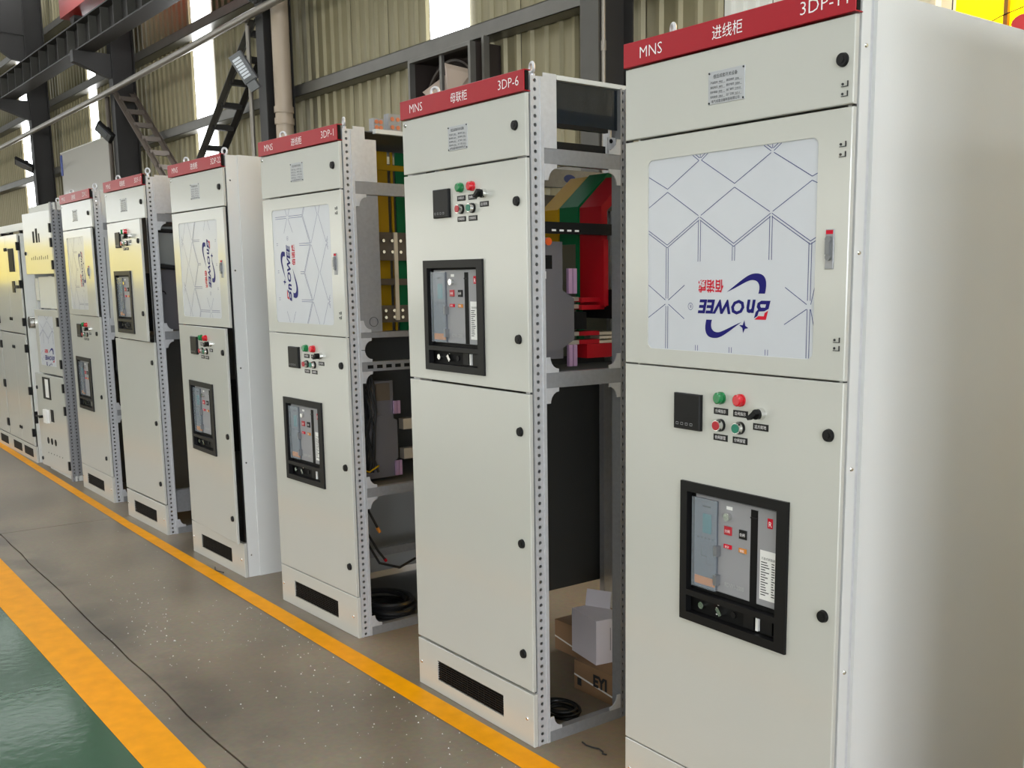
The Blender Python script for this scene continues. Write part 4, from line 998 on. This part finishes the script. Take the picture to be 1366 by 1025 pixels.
MB().box(0.0, 0.008, 0.05, 0.98, 0.0, 2.15).build('left_panel', DARKP, root)
MB().box(0.03, wd - 0.03, 0.12, 0.97, 2.184, 2.188).build('top_cover', DARKP, root)
MB().box(0.05, wd - 0.05, 0.985, 0.99, 0.05, 2.15).build('back_panel', DARKP, root)
MB().box(0.05, wd - 0.05, 0.068, 0.95, 1.216, 1.220).build('shelf_plate', DARKP, root)
MB().box(wd - 0.10, wd - 0.09, 0.07, 0.38, 1.66, 1.90).build('inner_plate', mat('grey_inner_plate', (130, 132, 130), 0.5), root)
MB().tube([(wd - 0.085, 0.07, 1.875), (wd - 0.085, 0.36, 1.87)], 0.012, 6).build('black_cable', RUBBER, root)
MB().tube([(wd - 0.085, 0.07, 1.665), (wd - 0.085, 0.2, 1.65), (wd - 0.085, 0.36, 1.66)], 0.016, 6).build('black_cable', RUBBER, root)
MB().box(wd - 0.12, wd - 0.11, 0.07, 0.30, 1.27, 1.64).build('breaker_side', BRKBODY, root)
MB().box(wd - 0.10, wd - 0.06, 0.20, 0.36, 1.56, 1.60).build('busbar', REDB, root, 'red sleeved busbar')
MB().box(wd - 0.10, wd - 0.06, 0.20, 0.36, 1.525, 1.555).build('busbar_tail', LABELW, root)
MB().box(wd - 0.08, wd - 0.07, 0.21, 0.222, 1.27, 1.48).box(wd - 0.08, wd - 0.07, 0.21, 0.36, 1.465, 1.48).build('copper_frame', COPPER, root)
MB().tube([(wd - 0.09, 0.10 + 0.02 * math.cos(a * 0.6), 1.49 + 0.02 * math.sin(a * 0.6)) for a in range(8)], 0.004, 6).build('black_cable', RUBBER, root)
MB().box(wd - 0.08, wd - 0.03, 0.08, 0.40, 0.13, 0.27).build('lower_tray', GALVP, root)

# ---------------- F: open side, breaker door and window door
root, wd = cab_root('F', 'grey cabinet with film window above a breaker door, left of the ajar middle door')
header(root, wd, '进线柜', 'ZDP-2')
top_door(root, wd)
d, hx = door(root, 0.002, wd - 0.003, 1.329, 1.938, hole=(0.096, 0.590, 1.370, 1.886), rad=0.018, ang=1.0)
film(d, hx, 0.096, 0.590, 1.370, 1.886, -math.pi / 2, logo=True)
window_handle(d, hx, 0.680, 1.635)
d, hx = door(root, 0.002, wd - 0.003, 0.190, 1.325, hole=(0.125, 0.485, 0.640, 1.010))
instruments(d, hx, 1.262); bezel(d, hx, 0.110, 1.02)
for z in (1.205, 0.755, 0.312): lock(d, 0.710 - hx, z)
breaker(root, 0.110, 1.02, depth=0.06)
plinth(root, wd)
for xx in (0.14, 0.75): eye_bolt(root, xx, 0.05, rot=0.6)
frame(root, wd, [(1.924, 1.972), (1.216, 1.266), (0.626, 0.668), (0.0, 0.039)])
MB().box(wd - 0.006, wd - 0.002, 0.069, 0.20, 1.975, 2.196).build('corner_plate', PANEL2, root)
MB().box(wd - 0.012, wd - 0.008, 0.075, 0.383, 1.27, 1.922).build('inner_plate', PANEL2, root)
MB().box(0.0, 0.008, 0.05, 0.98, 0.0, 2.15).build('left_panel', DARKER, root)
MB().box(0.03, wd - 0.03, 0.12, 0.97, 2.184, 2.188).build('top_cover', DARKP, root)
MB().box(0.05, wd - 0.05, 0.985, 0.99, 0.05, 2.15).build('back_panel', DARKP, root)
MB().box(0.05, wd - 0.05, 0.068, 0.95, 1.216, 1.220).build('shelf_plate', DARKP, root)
MB().tube([(wd - 0.1, 0.14, 1.1), (wd - 0.09, 0.12, 0.95), (wd - 0.1, 0.16, 0.8), (wd - 0.08, 0.13, 0.7)], 0.03, 8).build('wiring_loom', RUBBER, root)

# ---------------- G: cabinet without a header
root, wd = cab_root('G', 'cabinet without red header, black hinges, open middle bay and small framed window door')
zt = 2.172
def hinge(dr, x, z, y=0.0):
    MB().box(x - 0.012, x + 0.014, y - 0.012, y + 0.012, z - 0.035, z + 0.035).build('hinge', BLACK, dr)
MB().box(0.0, wd, 0.02, 0.09, 2.118, zt).build('top_band', PANEL2, root)
d, hx = door(root, 0.0, wd - 0.045, 1.632, 2.116, ang=2.6, hinge='R')
for z in (1.70, 1.87, 1.98): hinge(d, 0.0, z)
for k, (x, h) in enumerate(((0.26, 0.07), (0.345, 0.09), (0.42, 0.05))): MB().box(x - hx, x - hx + 0.05 - 0.02 * (k == 2), -0.001, 0.001, 1.88, 1.88 + h + 0.02).build('instrument_opening', BLACKM, d)
for k in range(9):
    x = 0.18 - hx + k * 0.055; MB().box(x, x + 0.012, -0.001, 0.001, 1.745, 1.765 + 0.006 * (k % 3)).build('small_slot', BLKP, d)
lock(d, 0.03 - hx, 1.80)
MB().box(0.14, wd - 0.045, 0.02, 0.034, 1.36, 1.61).build('inner_panel', PANEL2, root)
d, hx = door(root, 0.14, wd - 0.045, 0.835, 1.352, hole=(0.22, 0.62, 0.90, 1.30), ang=3, hinge='R')
film(d, hx, 0.22, 0.62, 0.90, 1.30, math.pi)
for z in (0.93, 1.26): hinge(d, 0.0, z)
MB().box(0.02, 0.14, 0.12, 0.13, 0.84, 1.62).build('inner_panel', PANEL2, root)
MB().box(0.0, 0.12, 0.02, 0.05, 1.42, 1.60).build('inner_panel', PANEL2, root)
kn = MB().cyl((0.06, 0.02, 1.24), (0.06, -0.06, 1.24), 0.055, 18, 0.05).build('rotary_actuator', CHROME, root, 'silver rotary actuator', smooth=True)
mb = MB(); 
for k in range(5): mb.cyl((0.02 + 0.02 * k, 0.05, 1.02), (0.02 + 0.02 * k, 0.04, 1.16), 0.006, 8)
mb.box(0.0, 0.12, 0.03, 0.06, 0.985, 1.005); mb.box(0.01, 0.11, 0.03, 0.06, 1.16, 1.18); mb.box(0.02, 0.1, 0.03, 0.05, 1.30, 1.36); mb.build('terminal_block', GREYF, root)
MB().box(0.03, 0.13, 0.06, 0.1, 0.86, 0.97).build('fuse_block', mat('blue_grey_cover', (120, 136, 160), 0.4), root)
d, hx = door(root, 0.0, wd - 0.045, 0.045, 0.820, ang=2.8, hinge='R')
for z in (0.12, 0.56, 0.74): hinge(d, 0.0, z)
lock(d, 0.03 - hx, 0.70); lock(d, 0.03 - hx, 0.10)
MB().box(0.20 - hx, 0.40 - hx, -0.004, 0.001, 0.62, 0.80).build('meter_frame', BLACK, d); MB().box(0.27 - hx, 0.36 - hx, -0.0045, -0.003, 0.635, 0.785).build('meter_window', LABELW, d)
MB().box(0.20 - hx, 0.30 - hx, -0.02, 0, 0.42, 0.53).build('switch_plate', LABELW, d); MB().box(0.36 - hx, 0.43 - hx, -0.004, 0.001, 0.44, 0.54).build('small_opening', BLACKM, d)
MB().box(0.06 - hx, 0.20 - hx, -0.045, -0.03, 0.462, 0.474).box(0.05 - hx, 0.07 - hx, -0.05, -0.025, 0.40, 0.50).cyl((0.19 - hx, 0, 0.468), (0.19 - hx, -0.05, 0.468), 0.012, 10).build('operating_handle', BLACK, d, 'black operating handle')
for k in range(3): MB().cyl((0.22 + 0.10 * k - hx, 0.001, 0.27), (0.22 + 0.10 * k - hx, -0.0015, 0.27), 0.028, 18).build('round_opening', BLACKM, d)
for k in range(6): MB().cyl((0.2 + 0.075 * k - hx, 0.001, 0.165), (0.2 + 0.075 * k - hx, -0.0015, 0.165), 0.005, 8).build('small_hole', BLKP, d)
MB().box(0.0, wd, 0.02, 0.08, 0.0, 0.042).build('base_band', PANEL2, root)
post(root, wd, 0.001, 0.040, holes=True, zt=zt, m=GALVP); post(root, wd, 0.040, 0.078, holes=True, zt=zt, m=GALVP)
MB().box(wd - 0.046, wd - 0.044, 0.01, 0.076, 0.05, 2.1).build('hole_shade_backing', DARKER, root)  # dark strip added behind the post holes in place of interior shade
MB().box(wd - 0.02, wd - 0.004, 0.078, D_, 0, zt).build('side_panel', PANEL2, root)
MB().box(0.0, 0.02, 0.02, D_, 0, zt).build('side_panel', PANEL2, root)
MB().box(0.02, wd - 0.02, 0.3, 0.31, 0.05, zt - 0.05).build('mounting_plate', PANEL2, root)
MB().box(0, wd, 0.09, D_, zt - 0.01, zt).build('top_cover', PANEL2, root)
eye_bolt(root, wd - 0.09, 0.08, z=zt, rot=0.6)

# ---------------- H: wide low cabinet at the left edge
H_X0, H_X1, HY, HZ = -12.05, -10.02, 2.02, 1.98
root = thing('switchgear_cabinet', 'widest and lowest cabinet at the left picture edge, four plain doors with black hinges', 'cabinet', (H_X0, HY, 0), 0.0, 'switchgear cabinets in the row')
WH = H_X1 - H_X0
MB().box(0, 0.02, 0.02, 0.9, 0, HZ).build('side_panel', PANEL2, root); MB().box(WH - 0.02, WH, 0.02, 0.9, 0, HZ).build('side_panel', PANEL2, root)
MB().box(0.02, WH - 0.02, 0.02, 0.9, HZ - 0.02, HZ).build('top_cover', PANEL2, root); MB().box(0.02, WH - 0.02, 0.88, 0.9, 0.02, HZ - 0.02).build('back_panel', PANEL2, root)
for k in range(2):
    x0 = 0.0 + k * (WH / 2); x1 = x0 + WH / 2 - 0.004
    for z0, z1 in ((1.128, HZ - 0.005), (0.148, 1.118)):
        mx = (x0 + x1) / 2
        for a, b, hg in ((x0 + 0.004, mx - 0.002, 'L'), (mx + 0.002, x1 - 0.03, 'R')):
            d, hx = door(root, a, b, z0, z1, hinge=hg)
            for q in (0.12, 0.5, 0.88): hinge(d, 0.0 if hg == 'R' else 0.0, z0 + (z1 - z0) * q)
            lx = b - 0.03 if hg == 'L' else a + 0.03
            lock(d, lx - hx, z0 + 0.12); lock(d, lx - hx, z1 - 0.12)
            if hg == 'R' and z0 > 1:
                MB().box(a + 0.11 - hx, a + 0.30 - hx, -0.006, 0.001, 1.66, 1.86).build('display_window', BLACKM, d)
                MB().box(a + 0.18 - hx, a + 0.26 - hx, -0.008, 0, 1.48, 1.58).build('digital_meter', BLACK, d)
                for q in range(3): MB().cyl((a + 0.30 + 0.05 * q - hx, 0, 1.53), (a + 0.30 + 0.05 * q - hx, -0.015, 1.53), 0.014, 10).build('push_button', BLKP, d)
for k in range(2):
    x0 = k * WH / 2
    p = MB().sheet(x0 + 0.002, x0 + WH / 2 - 0.002, 0, 0.14, 0, 0.017).build('plinth_panel', PAINT, root)
    for a in (0.12, 0.56): MB().box(x0 + a, x0 + a + 0.34, -0.001, 0.002, 0.035, 0.11).build('vent_grille', BLACKM, p, 'black vent')
tr = thing('steel_rails', 'two pale steel rails lying along the top of the lowest cabinet', 'rail', (H_X0, HY, HZ))
for y, z in ((0.03, 0.028), (0.10, 0.072)):
    MB().box(-1.0, WH + 0.30, y, y + 0.03, z, z + 0.032).build('rail', LABELW, tr)
for x in (0.2, 1.2, 1.95): MB().box(x, x + 0.04, 0.03, 0.13, 0.0, 0.028).box(x, x + 0.04, 0.10, 0.13, 0.028, 0.072).build('spacer_block', BLACK, tr)
# ================================================================ LOOSE THINGS IN B AND C
def coil(label, loc, r, n, wr_, seed, parts=1):
    rr = random.Random(seed); pts = []
    for i in range(n * 36):
        a = i * math.pi / 18; k = i / (n * 36)
        q = r * (0.82 + 0.18 * math.sin(k * 9 + 1)) + 0.005 * math.sin(i * 0.13)
        pts.append((q * math.cos(a), q * 0.72 * math.sin(a), wr_ * 1.05 + (1 + math.sin(i * 0.045)) * wr_ * 2.4))
    o = MB().tube(pts, wr_, 6).build('cable_coil', RUBBER, loc=loc, smooth=True)
    return tag(o, label, 'cable')
coil('loose black cable coil on the floor inside the second nearest cabinet', (-2.815, 2.20, 0.002), 0.082, 5, 0.005, 1)
coil('thick black cable coil lying in the base of the third cabinet', (-4.235, 2.27, 0.027), 0.165, 8, 0.011, 2)
tag(MB().tube([(-2.577, 2.105, 0.004), (-2.55, 2.10, 0.004), (-2.525, 2.105, 0.004), (-2.50, 2.115, 0.004), (-2.475, 2.11, 0.004), (-2.465, 2.10, 0.004), (-2.45, 2.105, 0.004)], 0.0028, 6).build('wire_scrap', RUBBER), 'short black wire scrap on the floor by the second nearest cabinet', 'wire')
tag(MB().tube([(-5.60, 1.96, 0.005), (-5.56, 1.945, 0.005), (-5.52, 1.94, 0.005), (-5.49, 1.95, 0.005), (-5.46, 1.955, 0.005)], 0.003, 6).build('wire_scrap', RUBBER), 'short black wire scrap by the yellow line below the ajar lower door', 'wire')
def carton(label, loc, rz, sx, sy, h, m):
    t = thing('carton', label, 'box', loc, rz)
    MB().box(0, sx, 0, sy, 0.0, h).build('carton_body', m, t)
    return t
t = carton('flat brown carton marked EYI under the white box', (-2.975, 2.392, 0), -0.0127, 0.30, 0.20, 0.115, CARD)
mb = MB(); add_text(mb, 'EYI', 0.115, 0.045, -0.001, 0.062, bold=0.003); mb.build('lettering', BLKP, t, fix=False)
MB().add([(0.0, -0.0006, 0.055), (0.0, -0.0006, 0.062), (0.30, -0.0006, 0.028), (0.30, -0.0006, 0.021)], [(0, 1, 2, 3)]).build('strap', TAPE, t, 'pale packing strap', fix=False)
mb = MB().add([(0.02, -0.0008, 0.02), (0.045, -0.0008, 0.02), (0.045, -0.0008, 0.05), (0.02, -0.0008, 0.05)], [(0, 1, 2, 3)]); mb.build('printed_mark', BLKP, t, fix=False)
t = carton('brown carton with packing tape standing behind the white box', (-3.37, 2.605, 0), -0.03, 0.40, 0.28, 0.131, CARD)
MB().add([(0.0, -0.0006, 0.055), (0.0, -0.0006, 0.062), (0.26, -0.0006, 0.025), (0.26, -0.0006, 0.018)], [(0, 1, 2, 3)]).build('packing_tape', TAPE, t, fix=False)
t = carton('white cardboard box with one raised flap on top of the brown carton', (-3.06, 2.45, 0.1155), -0.19, 0.195, 0.125, 0.172, CARDW)
MB().quad((0.0, 0.06, 0.1725), (0.09, 0.122, 0.1725), (0.07, 0.14, 0.235), (-0.02, 0.08, 0.235)).build('flap', CARDW, t)
MB().box(0.0, 0.195, 0.0, 0.125, 0.1722, 0.174).build('lid_flap', CARDW, t)
MB().box(0.196, 0.1975, 0.0, 0.125, 0.02, 0.17).build('tuck_flap', CARDW, t)
mb = MB(); mb.box(0.1976, 0.198, 0.060, 0.062, 0.05, 0.14); mb.build('slit', DARKP, t)

# the row goes on beside the camera: the next closed cabinet shades the nearest one's side
CAB['N'] = (-0.98, 1.99, -0.02, 0.78)
root, wd = cab_root('N', 'closed grey cabinet standing next in the row, just right of the nearest one')
header(root, wd, '馈线柜', '3DP-12')
top_door(root, wd)
for z0, z1 in ((1.329, 1.938), (0.190, 1.325)):
    d, hx = door(root, 0.002, wd - 0.003, z0, z1); lock(d, 0.72 - hx, z0 + 0.1); lock(d, 0.72 - hx, z1 - 0.1)
plinth(root, wd)
MB().box(-0.004, 0.012, 0.02, D_, 0, 2.19).build('side_panel', SIDE, root); MB().box(wd - 0.012, wd + 0.004, 0.02, D_, 0, 2.19).build('side_panel', SIDE, root)
panels(root, wd, left=False); MB().box(0.012, wd - 0.012, 0.02, D_, 2.18, 2.188).build('top_cover', SIDE, root)
# unseen stand-in machine, added left of view to tint the glossy doors' reflections yellow
m, nt, b = new_mat('clear_yellow_guard'); tb = nt.nodes.new('ShaderNodeBsdfTransparent'); tb.inputs['Color'].default_value = (1.0, 0.86, 0.06, 1)
nt.links.new(tb.outputs[0], nt.nodes['Material Output'].inputs['Surface'])
t = thing('stand_in_machine', 'unseen grey machine with a clear yellow guard, added for the far doors to mirror', 'machine', (-21.2, -4.4, 0))
MB().box(0, 0.9, 0, 5.6, 0, 1.55).build('base', STEELMID, t)
MB().box(0.86, 0.866, 0.05, 5.55, 1.56, 2.28).build('guard_pane', m, t, 'clear yellow guard pane')
for y in (0.0, 1.86, 3.72, 5.55): MB().box(0.84, 0.88, y, y + 0.05, 1.55, 2.3).build('guard_post', STEELMID, t)
